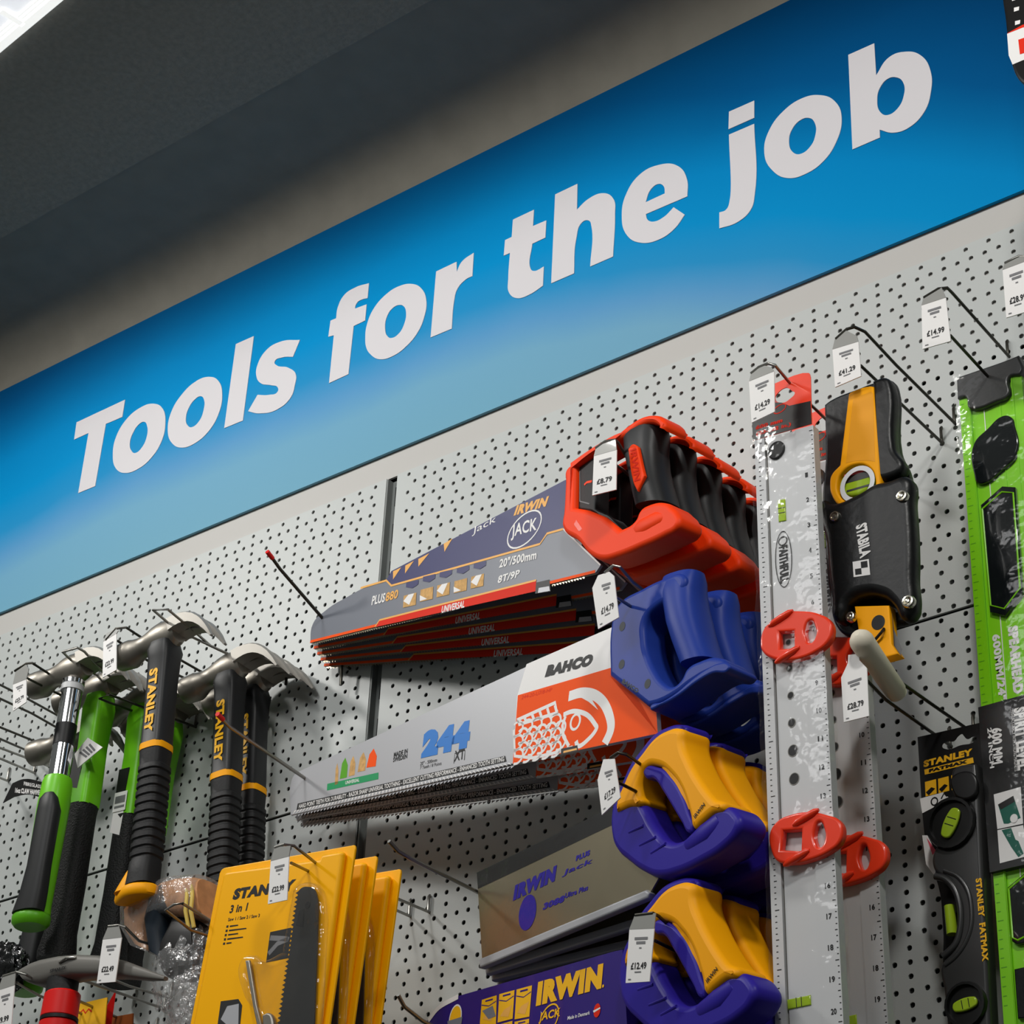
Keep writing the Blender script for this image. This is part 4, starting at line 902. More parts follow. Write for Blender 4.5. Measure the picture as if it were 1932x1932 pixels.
# ---- yellow blister packs
yE = -170; tE = at(520, 1610, yE)
FE = Frame(tE, (1, 0, 0), at(540, 1622, yE)-at(488, 1932, yE))
FE = Frame(tE, np.array([1, 0, 0.]), (0, 0, 1))
kE, oE = .3106, (350, 1532)
def Ep(p, y=0): return FE.tr(p, y, oE, kE)
pk = thing('blister_pack', 'front yellow blister pack holding a saw blade, behind the £22.99 tag', 'blister pack', tE, 'yellow blister packs')
mb = MB(); plate(mb, FE, [Ep([(212,375,1),(225,352),(245,340,1),(1010,206,1),(1032,205),(1036,225,1),(880,1288,1),(800,1800,1),(-60,1800,1),(35,1288,1)])], -1.5, 1.5, 1, 0, 6, 2, False); mb.build('card', 'yellow_pack', pk)
mb = MB(); plate(mb, FE, [Ep([(262,400,1),(280,380),(300,372,1),(850,300,1),(862,272,1),(975,252,1),(990,262),(988,290,1),(850,1288,1),(770,1800,1),(0,1800,1),(85,1288,1)])], -9, -1, 6, 0, 6, 3)
def ET(t, bl, br, tl, bold=.05): mb.text(t, FE, *Ep([bl, br, tl], -9), -9.2, 1, bold)
ET('STANLEY', (283,536), (655,478), (302,466), .07); ET('3 in 1', (266,616), (372,600), (278,566), .03); ET('Saw 1 / Saw 2 / Saw 3', (258,664), (450,638), (261,644), .02)
for i in range(5):
    v = 695+i*26; mb.flat(FE, Ep([(250-i*5,v-5),(262-i*5,v-7),(260-i*5,v+7),(248-i*5,v+8)], -9), -9.2, 1); L_ = (50,105,60,95,30)[i]; mb.flat(FE, Ep([(270-i*5,v-5),(270-i*5+L_,v-5-L_*.12),(270-i*5+L_,v+2-L_*.12),(269-i*5,v+4)], -9), -9.2, 1)
mb.flat(FE, Ep([(515,730),(645,702),(622,888),(490,915)], -9), -9.2, 2)
stroke(mb, FE, Ep([(515,765),(600,770),(628,775)], -9), 5, -9.3, 3); stroke(mb, FE, Ep([(505,862),(560,800),(625,772)], -9), 5, -9.3, 3)
mb.flat(FE, Ep([(215,1150),(322,1136),(345,1175),(320,1420),(175,1440)], -9), -9.2, 2); mb.flat(FE, Ep([(215,1260),(255,1180),(325,1165),(322,1300),(260,1300)], -9), -9.3, 4)
mb.build('tray', ['yellow_pack', 'black_print', 'level_grey', 'grey_print', 'silver_sleeve'], pk)
mb = MB(); bl = Ep([(690,482,1),(712,462),(745,456),(785,470),(803,520),(810,600,1),(800,900,1),(785,1288,1),(780,1500,1),(545,1500,1)], -12); plate(mb, FE, [bl], -13, -11.5, 0, 0)
e0, e1 = [np.array(q) for q in Ep([(692,478),(545,1500)], -12)]; nT = 36
for i in range(nT):
    a = e0+(e1-e0)*i/nT; b = e0+(e1-e0)*(i+1)/nT; c_ = (a+b)/2; mb.flat(FE, [tuple(a), (c_[0]-4.6, c_[1]+.8), tuple(b)], -12.2, 0)
c_ = Ep([(742,566)], -13)[0]; disc(mb, FE, c_, 3.2, 3.6, 0, -13.2, 1); mb.flat(FE, Ep([(690,600),(722,590),(715,700),(672,690)], -13), -13.15, 1)
mb.build('saw_blade', ['level_grey', 'black'], pk)
mb = MB(); plate(mb, FE, [Ep([(370,905,1),(395,902,1),(440,1180,1),(500,1420,1),(470,1430,1),(420,1200,1)], -12)], -14, -11, 1, 0); plate(mb, FE, [Ep([(480,1240,1),(520,1225),(545,1260),(530,1430,1),(490,1430,1)], -12)], -16, -10, 2, 0); mb.build('knife_blade', 'steel', pk)
mb = MB(); Q = [Ep(p, -17) for p in ([(300,420),(660,390),(690,450),(800,448),(830,520),(820,1500),(120,1500),(200,1000)],)][0]
plate(mb, FE, [Ep([(655,480,1),(690,440),(800,440),(835,500),(838,900),(800,1500,1),(470,1500,1),(440,1250),(350,1100),(340,900),(420,870),(480,900),(590,850,1)], -17)], -20, -9.5, 5, 0, 8, 4); mb.build('blister', 'blister_film', pk)
dup(pk, 'middle yellow blister pack of the three on the double hook', None, (1, 30, -1)); dup(pk, 'rearmost yellow blister pack of the three on the double hook', None, (2, 64, -3))
# ================================================================ spirit levels on the right
def lerp(a, b, t): return (a[0]+(b[0]-a[0])*t, a[1]+(b[1]-a[1])*t)
# ---- silver levels in their bags
yH = -197
tH = at(1480, 816, yH); FH = Frame(tH, XW)
def Hp(p, y=0): return FH.tr(p, y)
lv = thing('spirit_level', 'front silver spirit level in clear film with red clips', 'spirit level', tH, 'silver spirit levels')
TLp, TRp, BRp, BLp = Hp([(1423.5,831),(1534,802),(1597,2040),(1467,2060)])
def hq(a, b):   # a across 0..1, b down 0..1
    return lerp(lerp(TLp, TRp, a), lerp(BLp, BRp, a), b)
mb = MB()
def strip(a0, a1, y0, y1, m=0):
    L = [hq(a0, 0), hq(a1, 0), hq(a1, 1), hq(a0, 1)]
    Q = [FH.w(x, z, y0) for x, z in L]+[FH.w(x, z, y1) for x, z in L]
    mb.add(Q, [(3,2,1,0),(4,5,6,7)]+[(i,(i+1)%4,4+(i+1)%4,4+i) for i in range(4)], m)
strip(0, .17, 0, 9); strip(.17, .2, 3, 8, 1); strip(.2, .68, 1.6, 8); strip(.68, .70, .8, 9); strip(.70, 1, 0, 9)
for i in range(118):
    b = .008+i*.0083; L = .55 if i % 10 == 0 else (.38 if i % 5 == 0 else .24)
    q = [hq(.06, b), hq(.06+.1*L*1.2, b), hq(.06+.1*L*1.2, b+.0012), hq(.06, b+.0012)]; mb.flat(FH, q, -.2, 2)
    q = [hq(.985-.1*L, b), hq(.985, b), hq(.985, b+.0012), hq(.985-.1*L, b+.0012)]; mb.flat(FH, q, -.2, 2)
for i in range(1, 21):
    b = (863+53*i-812)/1225; a = .83
    mb.text(str(i), FH, hq(a, b+.004), hq(a+(.045 if i < 10 else .08), b+.004), hq(a, b-.004), -.25, 2, .03)
for v, r_ in ((1263,2.1),(1314,2.4),(1366,2.6),(1418,3.2),(1470,4.3),(1522,4.3)):
    a_ = (v-831)/1215; c0 = hq(.42, a_); disc(mb, FH, c0, r_, r_*1.12, 0, 1.3, 2); ring(mb, FH, c0, r_+.6, r_*1.12+.6, 0, .6, 1.25, 1)
mb.build('body', ['aluminium', 'alu_dark', 'black_print'], lv)
mb = MB(); c0 = hq(.36, .027); mb.ell([(FH.w(c0[0], c0[1], y), np.array([8.6, 0, 0])*k, np.array([0, 0, 9.2])*k) for y, k in ((3,1),(.4,1),(-.4,.9),(.2,.7),(.2,.05))], 0); mb.build('end_plug', 'rubber', lv)
for nm, q in (('vial', [(1467,944),(1481,941),(1483,982),(1469,985)]), ('vial', [(1485,1886),(1529,1877),(1530,1896),(1486,1905)])):
    mb = MB(); P = Hp(q, 1); 
    plate(mb, FH, [[p+(1,) for p in P]], .6, 4, .8, 0); i0, i1 = (0, 3) if q[0][1] < 1000 else (0, 1)
    for t_ in (.4, .62): 
        if i1 == 3: stroke(mb, FH, [lerp(P[0], P[3], t_), lerp(P[1], P[2], t_)], .6, .4, 1)
        else: stroke(mb, FH, [lerp(P[0], P[1], t_), lerp(P[3], P[2], t_)], .6, .4, 1)
    mb.build(nm, ['vial', 'black_print'], lv)['label'] = 'yellow green bubble vial'
mb = MB(); F2 = Frame(FH.o, (0, 0, -1), (1, 0, 0))
p0, p1 = hq(.4, .178), hq(.4, .25); L_ = p0[1]-p1[1]
xa = p0[0]-5
def rot(a, z): return (-(z), a)   # helper for upright lettering
FV = Frame(FH.w(p0[0], p0[1], 1.2), (p1[0]-p0[0], 0, p1[1]-p0[1]), (1, 0, .05))
mb.text('FAITHFULL', FV, (10, -4.5), (46, -4.5), (10, 4.5), -.1, 0, .03); ring(mb, FV, (5, 0), 4.6, 4.6, 0, 1, -.1, 0)
ring(mb, FV, (23, 0), 28, 8.5, 0, .8, -.1, 0); mb.build('printed_mark', 'black_print', lv)
# header card
mb = MB(); P = Hp([(1419,742,1),(1526,704),(1530,712,1),(1532,800,1),(1421,832,1)], 6); plate(mb, FH, [P, Hp([(1463,752),(1468,742),(1483,732),(1495,738),(1500,742),(1492,752),(1478,760)], 6)], 5.6, 6.4, 0, 0)
mb.flat(FH, Hp([(1419,770),(1460,760),(1475,760),(1490,766),(1530,757),(1532,800),(1421,832)], 6), 5.4, 1)
mb.text('600 mm', FH, *Hp([(1426,812),(1477,797),(1427,804)], 6), 5.2, 2, .06); mb.text('(23-1/2 in.)', FH, *Hp([(1427,825),(1493,806),(1428,816)], 6), 5.2, 2, .05)
ring(mb, FH, Hp([(1472,772)], 6)[0], 7, 4.5, .2, 1, 5.2, 2)
mb.build('header_card', ['clip_red', 'card_black', 'red_print'], lv)['label'] = 'red and black header card'
# red clips round the level
def clip(outer, sq, ov, off, k):
    mb = MB(); plate(mb, FH, [Hp([(off[0]+u*k, off[1]+v*k)+((1,) if 0 else ()) for u, v in outer], -6), Hp([(off[0]+u*k, off[1]+v*k, 1) for u, v in sq], -6), Hp([(off[0]+u*k, off[1]+v*k) for u, v in ov], -6)], -7, 1, 2.2, 0, 6, 3)
    for u, v, w in ((outer[3][0]-30, outer[3][1]+40, 1), (outer[-3][0]+20, outer[-3][1]-45, 1)):
        p = FH.px(off[0]+u*k, off[1]+v*k, -8); mb.ell([(FH.w(p[0]+x, p[1]+x*.3, -7), np.array([0, 1, 0])*3.2*r_, np.array([0, 0, 1])*3.4*r_) for x, r_ in ((-12,.4),(-8,.9),(0,1),(8,.9),(12,.4))], 0)
    mb.build('clip', 'clip_red', lv)['label'] = 'orange red plastic clip'
clip([(140,480),(165,350),(225,290),(320,225),(450,212),(590,235),(672,290),(685,380),(650,455),(560,525),(430,578),(320,588),(200,560),(152,515)], [(285,372),(395,365),(398,495),(290,500)], [(520,285),(555,330),(560,400),(520,455),(485,410),(485,330)], (1400,1100), .2484)
clip([(2,480),(60,390),(150,345),(300,320),(440,345),(530,385),(558,470),(530,560),(460,620),(300,690),(180,712),(60,695),(8,600)], [(105,465),(245,455),(240,618),(90,610)], [(378,395),(415,450),(418,540),(385,590),(345,540),(345,450)], (1452,1452), .2484)
mb = MB()
for s_ in (0,):
    R = []
    for b in np.linspace(-.012, 1, 60):
        jig = 1.6*math.sin(b*90)+1.2*math.sin(b*41+1); pts = []
        for a, y in ((-.035, -3), (.2, -5.2), (.5, -5.5), (.8, -5.2), (1.03, -3), (1.03, 5), (1.02, 12), (-.03, 12), (-.04, 5)):
            q = hq(a, max(b, -.02)); pts.append(FH.w(q[0]+jig*(.5 if a > .5 else -.5), q[1], y-1.2*abs(math.sin(b*70+a*9))))
        R.append(pts)
    mb.loft(R, 0, False)
mb.build('bag', 'clear_film', lv, sharp=25)['label'] = 'clear film bag'
dup(lv, 'rear silver spirit level, half hidden behind the front one', None, (3, 62, 2))

# ---- yellow torpedo level in a black pouch
yJ = -148; tJ = at(1650, 940, yJ); FJ = Frame(tJ, XW); k2, o2 = .2484, (1380, 660); o3 = (1400, 1100)
def J2(p, y=0): return FJ.tr(p, y, o2, k2)
def J3(p, y=0): return FJ.tr(p, y, o3, k2)
pj = thing('level_pouch', 'black leather look belt pouch holding a yellow level', 'pouch', tJ)
mb = MB(); plate(mb, FJ, [J2([(745,452,1),(800,412),(1000,330),(1130,282),(1250,265),(1288,320),(1312,800),(1385,965),(1418,1200),(1436,1600)], 14)+J3([(1360,0),(1370,200),(1352,270),(1290,325),(1200,350),(1000,420),(860,430),(770,380)], 14)+J2([(785,1880),(742,1350),(730,1160),(752,880)], 14)], 4, 14, 3, 0, 6, 3)
for sx in (0,): pass
mb.build('back_panel', 'pouch', pj)
mb = MB(); plate(mb, FJ, [J2([(1140,300,1),(1245,272),(1285,330),(1305,800),(1370,970),(1260,1040),(1160,1050,1)], 8)], -10, 6, 5, 0, 6, 3); mb.build('side_flap', 'pouch', pj)
mb = MB(); plate(mb, FJ, [J2([(738,1175),(800,1200),(1000,1130),(1140,1050),(1230,1030),(1385,1000),(1412,1200),(1432,1600)], -3)+J3([(1350,0),(1362,180),(1345,255),(1280,310),(1190,200),(1120,140),(950,125),(860,175),(830,260),(780,330)], -3)+J2([(800,1880),(760,1500)], -3)], -16, 4, 8, 0, 6, 4)
TJ = J2([(945,1342),(978,1590),(1000,1335)], -16)
FJv = Frame(FJ.w(0, 0, -16.2), np.array(FJ.w(*TJ[1]))-np.array(FJ.w(*TJ[0])), np.array([1, 0, .1]))
a_ = FJ.w(*TJ[0]); o_ = np.array([(a_-FJv.o) @ FJv.ex, (a_-FJv.o) @ FJv.ez]); L_ = np.linalg.norm(FJ.w(*TJ[1])-FJ.w(*TJ[0]))
mb.text('STABILA', FJv, (o_[0], o_[1]), (o_[0]+L_, o_[1]), (o_[0], o_[1]+11), -.3, 1, .05)
q = J2([(922,1612),(1045,1590),(1056,1710),(930,1728)], -16); c_ = lambda a, b: lerp(lerp(q[0], q[1], a), lerp(q[3], q[2], a), b)
mb.flat(FJ, q, -16.4, 1); mb.flat(FJ, [c_(.5,.1), c_(.9,.1), c_(.9,.5), c_(.5,.5)], -16.6, 2); mb.flat(FJ, [c_(.12,.5), c_(.5,.5), c_(.5,.88), c_(.12,.88)], -16.6, 2)
fp = mb.build('front_pocket', ['pouch', 'white_print', 'black'], pj)
for (u, v, r_), JJ in (((1295,1110,5.6), J2), ((785,1265,5.2), J2), ((1262,140,6), J3), ((825,255,4.6), J3)):
    c0 = JJ([(u, v)], -17)[0]; mb = MB(); mb.ell([(FJ.w(c0[0], c0[1], y), np.array([1, 0, 0])*r_*k, np.array([0, 0, 1])*r_*k) for y, k in ((-14,1),(-17,1),(-18.4,.85),(-18.6,.62),(-17.2,.55),(-18.8,.3),(-19,.02))], 0); mb.build('rivet', 'rivet', fp)
yl = thing('torpedo_level', 'yellow spirit level with round vial, tucked in the black pouch', 'spirit level', at(1620, 850, -96))
mb = MB(); plate(mb, FJ, [J2([(900,345,1),(920,330),(1060,285),(1090,288,1),(1150,1040,1),(1115,1075),(960,1230),(830,1190),(770,1110),(757,1030),(770,960),(835,885,1)], -8), J2([(850,940),(960,880),(1050,900),(1100,980),(1090,1070),(1010,1140),(900,1160),(830,1110),(815,1020)], -8)], -11, 2, 2, 0, 6, 3)
mb.flat(FJ, J2([(925,370),(1060,318),(1075,330),(1092,850),(1030,840),(940,845),(870,860)], -11), -11.15, 1)
mb.build('body', ['yellow', mat('yellow_recess', (236, 158, 0), .5)], yl)
mb = MB(); c0 = J2([(958,1020)], -11)[0]; ring(mb, FJ, c0, 17.4, 17.8, 0, 4.6, -11.4, 0, 36); vr = mb.build('vial_ring', 'white', yl); vr['label'] = 'white ring round the vial'
mb = MB(); disc(mb, FJ, c0, 15.4, 16, 0, 1, 0); plate(mb, FJ, [J2([(845,985),(1065,920),(1085,1030),(865,1110)], -6)], -9, -1, 3, 1, 4, 3)
stroke(mb, FJ, J2([(862,965),(1055,905)], -8), 3, -9.2, 2); stroke(mb, FJ, J2([(855,1000),(1068,940)], -8), 7, -9.15, 0); stroke(mb, FJ, J2([(880,1080),(1070,1025)], -8), 2, -9.2, 0)
mb.build('vial', ['level_grey', 'vial', 'pink_print'], vr)['label'] = 'green bubble vial'
mb = MB(); plate(mb, FJ, [J3([(865,185,1),(1130,178,1),(1148,470,1),(1200,548,1),(1075,582,1),(1010,460,1),(910,460,1)], -6)], -9, 3, 1.5, 0)
mb.flat(FJ, J3([(1132,182),(1148,470),(1200,548),(1212,500),(1150,350)], -6), -5, 1)
c0 = J3([(1035,300)], -9)[0]; disc(mb, FJ, c0, 6.4, 7, .3, -9.2, 2); mb.build('lower_end', ['yellow', 'level_grey', 'black'], yl)
p = at(1668, 1186, yJ-10); q = at(1650, 1208, yJ-12); mb = MB(); mb.tube([p, (p+q)/2+[3, -2, 0], q], 1.3); mb.build('cord', 'black', yl)

# ---- black carded torpedo level
yK = -52; tK = at(1800, 1500, yK); FK = Frame(tK, XW); o4, k7, o7 = (1452, 1452), .2753, (1732, 1400)
K3 = lambda p, y=0: FK.tr(p, y, o3, k2)
K4 = lambda p, y=0: FK.tr(p, y, o4, k2)
kt = thing('carded_level', 'dark grey level with round vials on a black yellow lettered card', 'spirit level', tK)
mb = MB(); plate(mb, FK, [K3([(1315,1158,1),(1800,1046,1),(1830,1400,1)])+K4([(1620,200,1),(1700,1932,1),(1720,2300,1),(1380,2300,1),(1300,1480),(1300,1200),(1240,800),(1185,720),(1160,500,1),(1140,300,1)]), K3([(1500,1220),(1540,1190),(1590,1185),(1620,1150),(1650,1132),(1668,1150),(1690,1170),(1740,1150),(1765,1165),(1750,1190),(1640,1220),(1540,1250)])], 4, 5, 0, 0)
mb.text('STANLEY', FK, *K3([(1380,1402),(1752,1308),(1380,1350)], 4), 3.7, 1, .06)
mb.flat(FK, K3([(1385,1418),(1755,1325),(1762,1366),(1390,1457)], 4), 3.7, 1); mb.text('FATMAX', FK, *K3([(1420,1442),(1712,1368),(1422,1416)], 4), 3.5, 0, .08)
for q in ([(1390,1512),(1475,1490),(1480,1600),(1396,1622)], [(1490,1488),(1570,1468),(1576,1578),(1494,1598)], [(1590,1462),(1632,1452),(1636,1560),(1594,1574)]):
    mb.flat(FK, K3(q, 4), 3.7, 1); mb.flat(FK, K3([(q[0][0]+8,q[3][1]-30),(q[0][0]+50,q[0][1]+40),(q[1][0]-6,q[0][1]+50),(q[0][0]+30,q[3][1]-8)], 4), 3.5, 0)
mb.flat(FK, K3([(1352,1638),(1530,1590),(1580,1640),(1370,1750)], 4), 3.7, 2)
ring(mb, FK, K3([(1463,1660)], 4)[0], 3.6, 4, 0, 1.2, 3.5, 0, 16); stroke(mb, FK, K3([(1515,1640),(1535,1600),(1560,1622)], 4), 1.2, 3.5, 0)
mb.flat(FK, K4([(1160,500),(1200,500),(1270,640),(1260,800),(1240,790),(1190,720)], 4), 3.7, 2); mb.flat(FK, K4([(1195,520),(1215,545),(1268,620),(1240,650)], 4), 3.5, 3)
mb.build('card', ['card_black', 'yellow_print', 'white_print', 'pink_print'], kt)
mb = MB(); plate(mb, FK, [K4([(1400,80,1),(1420,10),(1590,-30,1),(1612,200,1),(1700,1932,1),(1715,2260,1),(1400,2260,1),(1350,1700),(1330,1500),(1420,1380),(1475,1200),(1470,1020),(1400,870),(1275,780),(1270,640),(1320,580),(1480,540),(1560,460),(1560,320),(1480,230)], -8)], -14, 3, 3, 0, 6, 3)
FKv = Frame(FK.w(0, 0, -14.3), np.array(FK.w(*K4([(1620,1370)], -14)[0]))-np.array(FK.w(*K4([(1575,830)], -14)[0])), (1, 0, .1))
a_ = FK.w(*K4([(1566,832)], -14)[0]); x_, z_ = (a_-FKv.o) @ FKv.ex, (a_-FKv.o) @ FKv.ez
mb.text('STANLEY', FKv, (x_, z_), (x_+33, z_), (x_, z_+5.4), -.2, 1, .05); mb.text('FATMAX', FKv, (x_+38, z_), (x_+70, z_), (x_+38, z_+5.4), -.2, 1, .05)
mb.build('body', ['level_grey', 'yellow_print'], kt)
mb = MB(); P_ = spline2d([(1262,812,1),(1340,835),(1410,910),(1452,1040),(1455,1190),(1415,1330),(1300,1440,1)])[:36]
mb.tube([FK.w(*K4([p], -13)[0], -13.5) for p in P_], 3, 0, 10); P_ = spline2d([(1330,770,1),(1440,820),(1520,950),(1540,1150),(1500,1300),(1420,1420),(1320,1500,1)])[:36]
mb.tube([FK.w(*K4([p], -13)[0], -13.5) for p in P_], 2.2, 0, 10); mb.build('hand_hold', 'level_grey', kt)['label'] = 'curved rib of the hand hold'
for (u, v, r_), a_ in (((1385,412,22.5), .5), ((1495,1790,18.5), .12)):
    c0 = K4([(u, v)], -14)[0]; mb = MB(); mb.ell([(FK.w(c0[0], c0[1], y), np.array([1, 0, 0])*r_*k, np.array([0, 0, 1])*r_*1.04*k) for y, k in ((0,1),(-15,1),(-18,.95),(-18,.84),(-14.6,.8),(-14.6,.02))], 0)
    vr = mb.build('vial_ring', 'card_black', kt)
    mb = MB(); d = np.array([math.sin(a_), math.cos(a_)]) if u < 1450 else np.array([math.cos(a_), math.sin(a_)]); n_ = np.array([-d[1], d[0]]); c0 = np.array(c0)
    plate(mb, FK, [[tuple(c0+d*s*.56*r_+n_*w*.22*r_) for s, w in ((-1,-.6),(-.8,-1),(.8,-1),(1,-.6),(1,.6),(.8,1),(-.8,1),(-1,.6))]], -17.5, -14.5, 1.2, 0)
    stroke(mb, FK, [c0-n_*.2*r_-d*2, c0+n_*.2*r_-d*2], .7, -17.7, 1); stroke(mb, FK, [c0-n_*.2*r_+d*4, c0+n_*.2*r_+d*4], .7, -17.7, 1)
    mb.build('vial', ['vial', 'black_print'], vr)['label'] = 'yellow green bubble vial'
mb = MB(); a_, b__ = FK.w(*K4([(1372,1040)], -4)[0], -5), FK.w(*K4([(1392,1255)], -4)[0], -5); mb.tube([a_, b__], 4.6, 0, 12); mb.build('vial', 'vial', kt)['label'] = 'upright vial in the hand hold'
mb = MB(); plate(mb, FK, [K4([(1385,80),(1470,20),(1560,40),(1590,150),(1560,215),(1440,225),(1395,160)], -15)], -18, -13, 2, 0); mb.build('hanging_loop', 'card_black', kt)

# ---- green level with black card sleeve
yL = -55; tL = at(1870, 720, yL); FL_ = Frame(tL, XW); o5, k5, o6_ = (1632, 440), .2588, (1732, 900)
L5 = lambda p, y=0: FL_.tr(p, y, o5, k5)
L6 = lambda p, y=0: FL_.tr(p, y, o6_, k5)
L7 = lambda p, y=0: FL_.tr(p, y, o7, k7)
gl = thing('box_level', 'long lime green level with black sleeve at the right edge', 'spirit level', tL)
mb = MB(); TLq, TRq = L5([(680,1120)])[0], L5([(1135,985)])[0]; BLq = L7([(600,2100)])[0]; BRq = (BLq[0]+(TRq[0]-TLq[0])*1.0, BLq[1])
def lq(a, b): return lerp(lerp(TLq, TRq, a), lerp(BLq, BRq, a), b)
def gstrip(a0, a1, y0, y1, m=0):
    L = [lq(a0, 0), lq(a1, 0), lq(a1, 1), lq(a0, 1)]; Q = [FL_.w(x, z, y0) for x, z in L]+[FL_.w(x, z, y1) for x, z in L]
    mb.add(Q, [(3,2,1,0),(4,5,6,7)]+[(i,(i+1)%4,4+(i+1)%4,4+i) for i in range(4)], m)
gstrip(0, .17, 0, 25); gstrip(.17, .83, 2.2, 23); gstrip(.83, 1, 0, 25); gstrip(.145, .16, -.6, 2); gstrip(.84, .855, -.6, 2)
gstrip(.36, .372, 1.6, 3, 2); gstrip(.62, .63, 1.6, 3)
for i in range(75):
    b = .02+i*.0125; mb.flat(FL_, [lq(.02, b), lq(.07 if i % 5 else .1, b), lq(.07 if i % 5 else .1, b+.0012), lq(.02, b+.0012)], -.15, 1)
def vtext(mb, f, t, top, bot, w, y, m, bold=.05):
    a_, b__ = f.w(*top, y), f.w(*bot, y); fv = Frame(a_, b__-a_, (1, 0, .1)); L = np.linalg.norm(b__-a_); mb.text(t, fv, (0, -w/2), (L, -w/2), (0, w/2), 0, m, bold)
vtext(mb, FL_, 'SPEARHEAD', L6([(682,1080)])[0], L6([(725,1570)])[0], 9.5, 1.9, 2, .07); vtext(mb, FL_, '600MM/24"', L6([(560,1140)])[0], L6([(612,1620)])[0], 7.5, 1.8, 2, .05)
mb.build('body', ['level_green', 'lime_dark', 'white_print'], gl)
mb = MB(); plate(mb, FL_, [L5([(678,1062,1),(860,1000),(1058,930),(1130,900,1),(1150,1030),(1062,1060),(1055,1190),(960,1240),(800,1292),(762,1275),(745,1205),(684,1215,1)])], -3.5, 25, 2, 0, 6, 3); mb.build('end_cap', 'level_grey', gl)['label'] = 'black end cap'
for P, rim in ((L5([(800,1540),(900,1430),(1008,1338),(1070,1345),(1095,1400),(1108,1620),(1000,1730),(880,1825),(825,1825),(806,1780)]), 0), (L6([(462,210,1),(620,72,1),(712,78,1),(768,850,1),(640,1018,1),(530,990,1)]), 1), (L7([(620,1000,1),(740,900,1),(850,900,1),(860,1300,1),(690,1390),(650,1370,1)]), 1), (L7([(665,1560,1),(800,1530,1),(880,1900,1),(690,1900,1)]), 0)):
    mb = MB(); plate(mb, FL_, [P], -2.2, 4, 1.4, 0, 6, 2)
    c_ = np.mean([p[:2] for p in P], 0); 
    if rim: mb.tube([FL_.w(*(np.array(p[:2])*.9+c_*.1), -2.2) for p in P]+[FL_.w(*(np.array(P[0][:2])*.9+c_*.1), -2.2)], .9, 1, 6)
    n_ = unit(np.array([.3, .9])); q = [tuple(c_+np.array([-9, -14])*.6), tuple(c_+np.array([-6, -14])*.6), tuple(c_+np.array([2, -2])*.6), tuple(c_+np.array([0, -2])*.6)]
    mb.build('vial_window', [mat('smoked_window', (16, 20, 22), .12, coat=.8), 'level_green'], gl)['label'] = 'smoked black vial window'
# black printed sleeve round its middle
mb = MB(); SL = L6([(460,1690,1),(780,1600,1)])+L7([(850,850,1),(510,900,1)])
P4 = [L6([(455,1692)])[0], None, None, L7([(508,905)])[0]]; w_ = TRq[0]-TLq[0]+6; P4[1] = (P4[0][0]+w_, P4[0][1]); P4[2] = (P4[3][0]+w_, P4[3][1])
Q = [FL_.w(x, z, -4) for x, z in P4]+[FL_.w(x, z, 28) for x, z in P4]; mb.add(Q, [(3,2,1,0)]+[(i,(i+1)%4,4+(i+1)%4,4+i) for i in range(4)], 0)
vtext(mb, FL_, 'SPIRIT LEVEL', L6([(742,1680)], -4)[0], L7([(722,190)], -4)[0], 11, -4.4, 1, .06); vtext(mb, FL_, '600 MM', L6([(575,1830)], -4)[0], L7([(548,150)], -4)[0], 10, -4.4, 1, .05)
vtext(mb, FL_, 'HIGH ACCURACY WITH STRONG MAGNETS', L6([(690,1700)], -4)[0], L7([(675,200)], -4)[0], 3, -4.4, 1, .0); vtext(mb, FL_, '24 INCH', L6([(522,1830)], -4)[0], L7([(510,180)], -4)[0], 4, -4.4, 1, .03)
mb.flat(FL_, L7([(520,360),(705,308),(722,560),(545,598)], -4), -4.3, 1); mb.flat(FL_, L7([(545,605),(722,570),(760,780),(562,832)], -4), -4.3, 1)
mb.flat(FL_, L7([(550,430),(655,370),(705,520),(620,560),(590,560)], -4), -4.5, 2); mb.flat(FL_, L7([(550,430),(655,370),(665,410),(570,465)], -4), -4.6, 0)
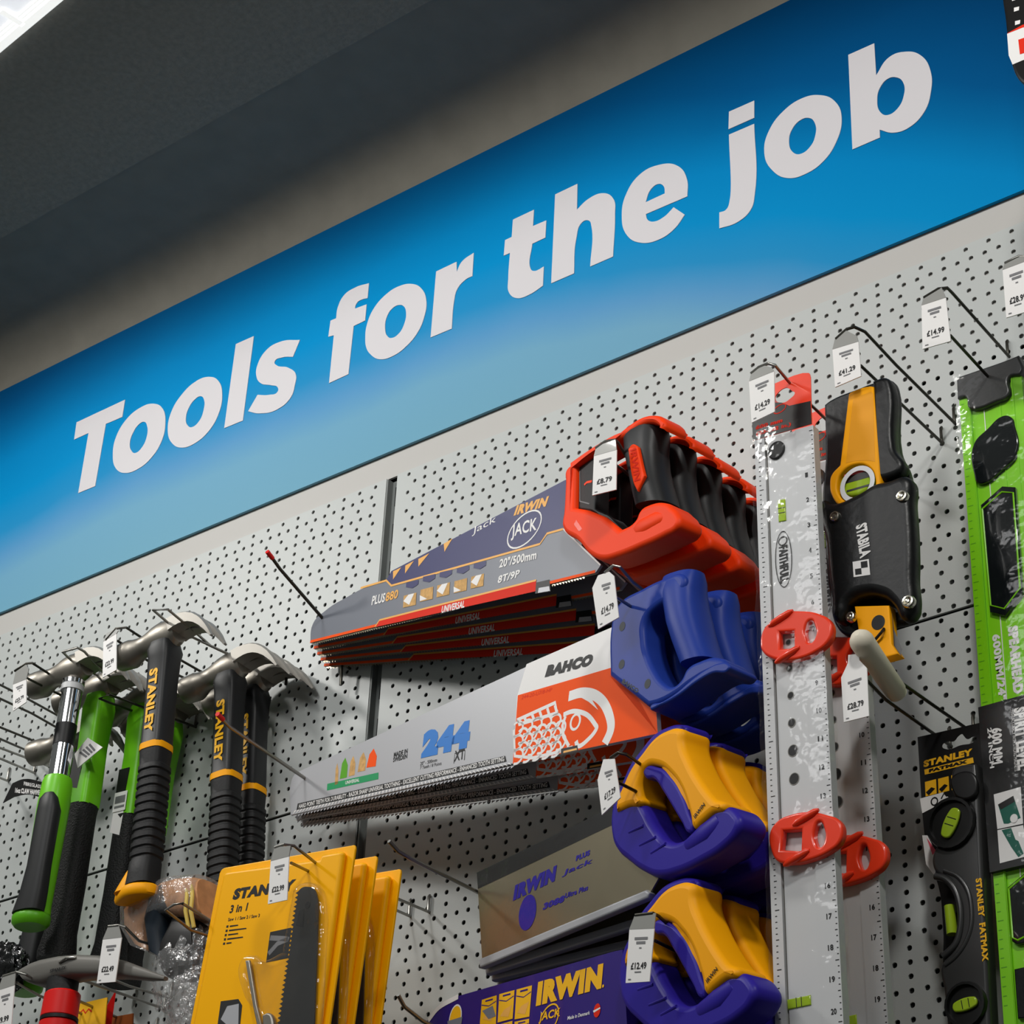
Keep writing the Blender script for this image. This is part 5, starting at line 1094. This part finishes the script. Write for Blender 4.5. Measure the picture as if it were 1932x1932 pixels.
mb.flat(FL_, L7([(575,605),(640,590),(670,670),(690,680),(725,765),(690,790),(640,720)], -4), -4.5, 2); disc(mb, FL_, L7([(660,525)], -4)[0], 3.4, 3.8, 0, -4.7, 1)
mb.build('card_sleeve', ['card_black', 'white_print', 'teal_print'], gl)['label'] = 'black printed card sleeve'
mb = MB(); R = []
for b in np.linspace(-.015, .995, 50):
    pts = []; jig = 1.2*math.sin(b*80)
    for a, y in ((-.04, -4), (.2, -6.2), (.5, -6.6), (.8, -6.2), (1.05, -4), (1.06, 14), (1.05, 30), (-.05, 30), (-.05, 14)):
        q = lq(a, b); pts.append(FL_.w(q[0]+jig*(.5 if a > .5 else -.5), q[1], y-1.2*abs(math.sin(b*60+a*8))))
    R.append(pts)
mb.loft(R, 0, False); mb.build('bag', 'clear_film', gl, sharp=25)['label'] = 'clear film bag'

# ---- hanging pack at the upper right corner
yN = -230; tN = at(1925, 60, yN); FN = Frame(tN, XW)
N8 = lambda p, y=0: FN.tr(p, y, (1832, 0), .10352)
hp = thing('hanging_plaque', 'rounded black, white and red plaque at the upper right corner', 'plaque', tN)
mb = MB(); plate(mb, FN, [N8([(560,-700,1),(590,0),(640,350),(670,650),(715,1050),(770,1230),(850,1420),(960,1540),(1200,1650),(1900,1500),(2000,1200),(1950,-900,1)])], -3, 9, 3, 0, 6, 3)
mb.flat(FN, N8([(690,650),(966,545),(1900,250),(1920,800),(966,1140),(790,1215),(720,1050)]), -3.3, 1); mb.flat(FN, N8([(705,640),(966,495),(1900,180),(1900,250),(966,545),(690,655)]), -3.4, 2)
mb.flat(FN, N8([(895,765),(1500,560),(1520,840),(925,1030)]), -3.5, 2)
for u, v in ((865,205),(885,450),(830,10),(1100,120),(1120,380),(1080,-80)): mb.flat(FN, N8([(u-50,v-25),(u+45,v-48),(u+40,v+20),(u-50,v+48)]), -3.3, 1)
mb.build('board', ['card_black', 'white_print', 'red_print'], hp)
mb = MB(); p = FN.w(6, 40, 0); mb.tube([p, [p[0], p[1], 506]], 1.2); mb.build('cord', 'wire_dark', hp)
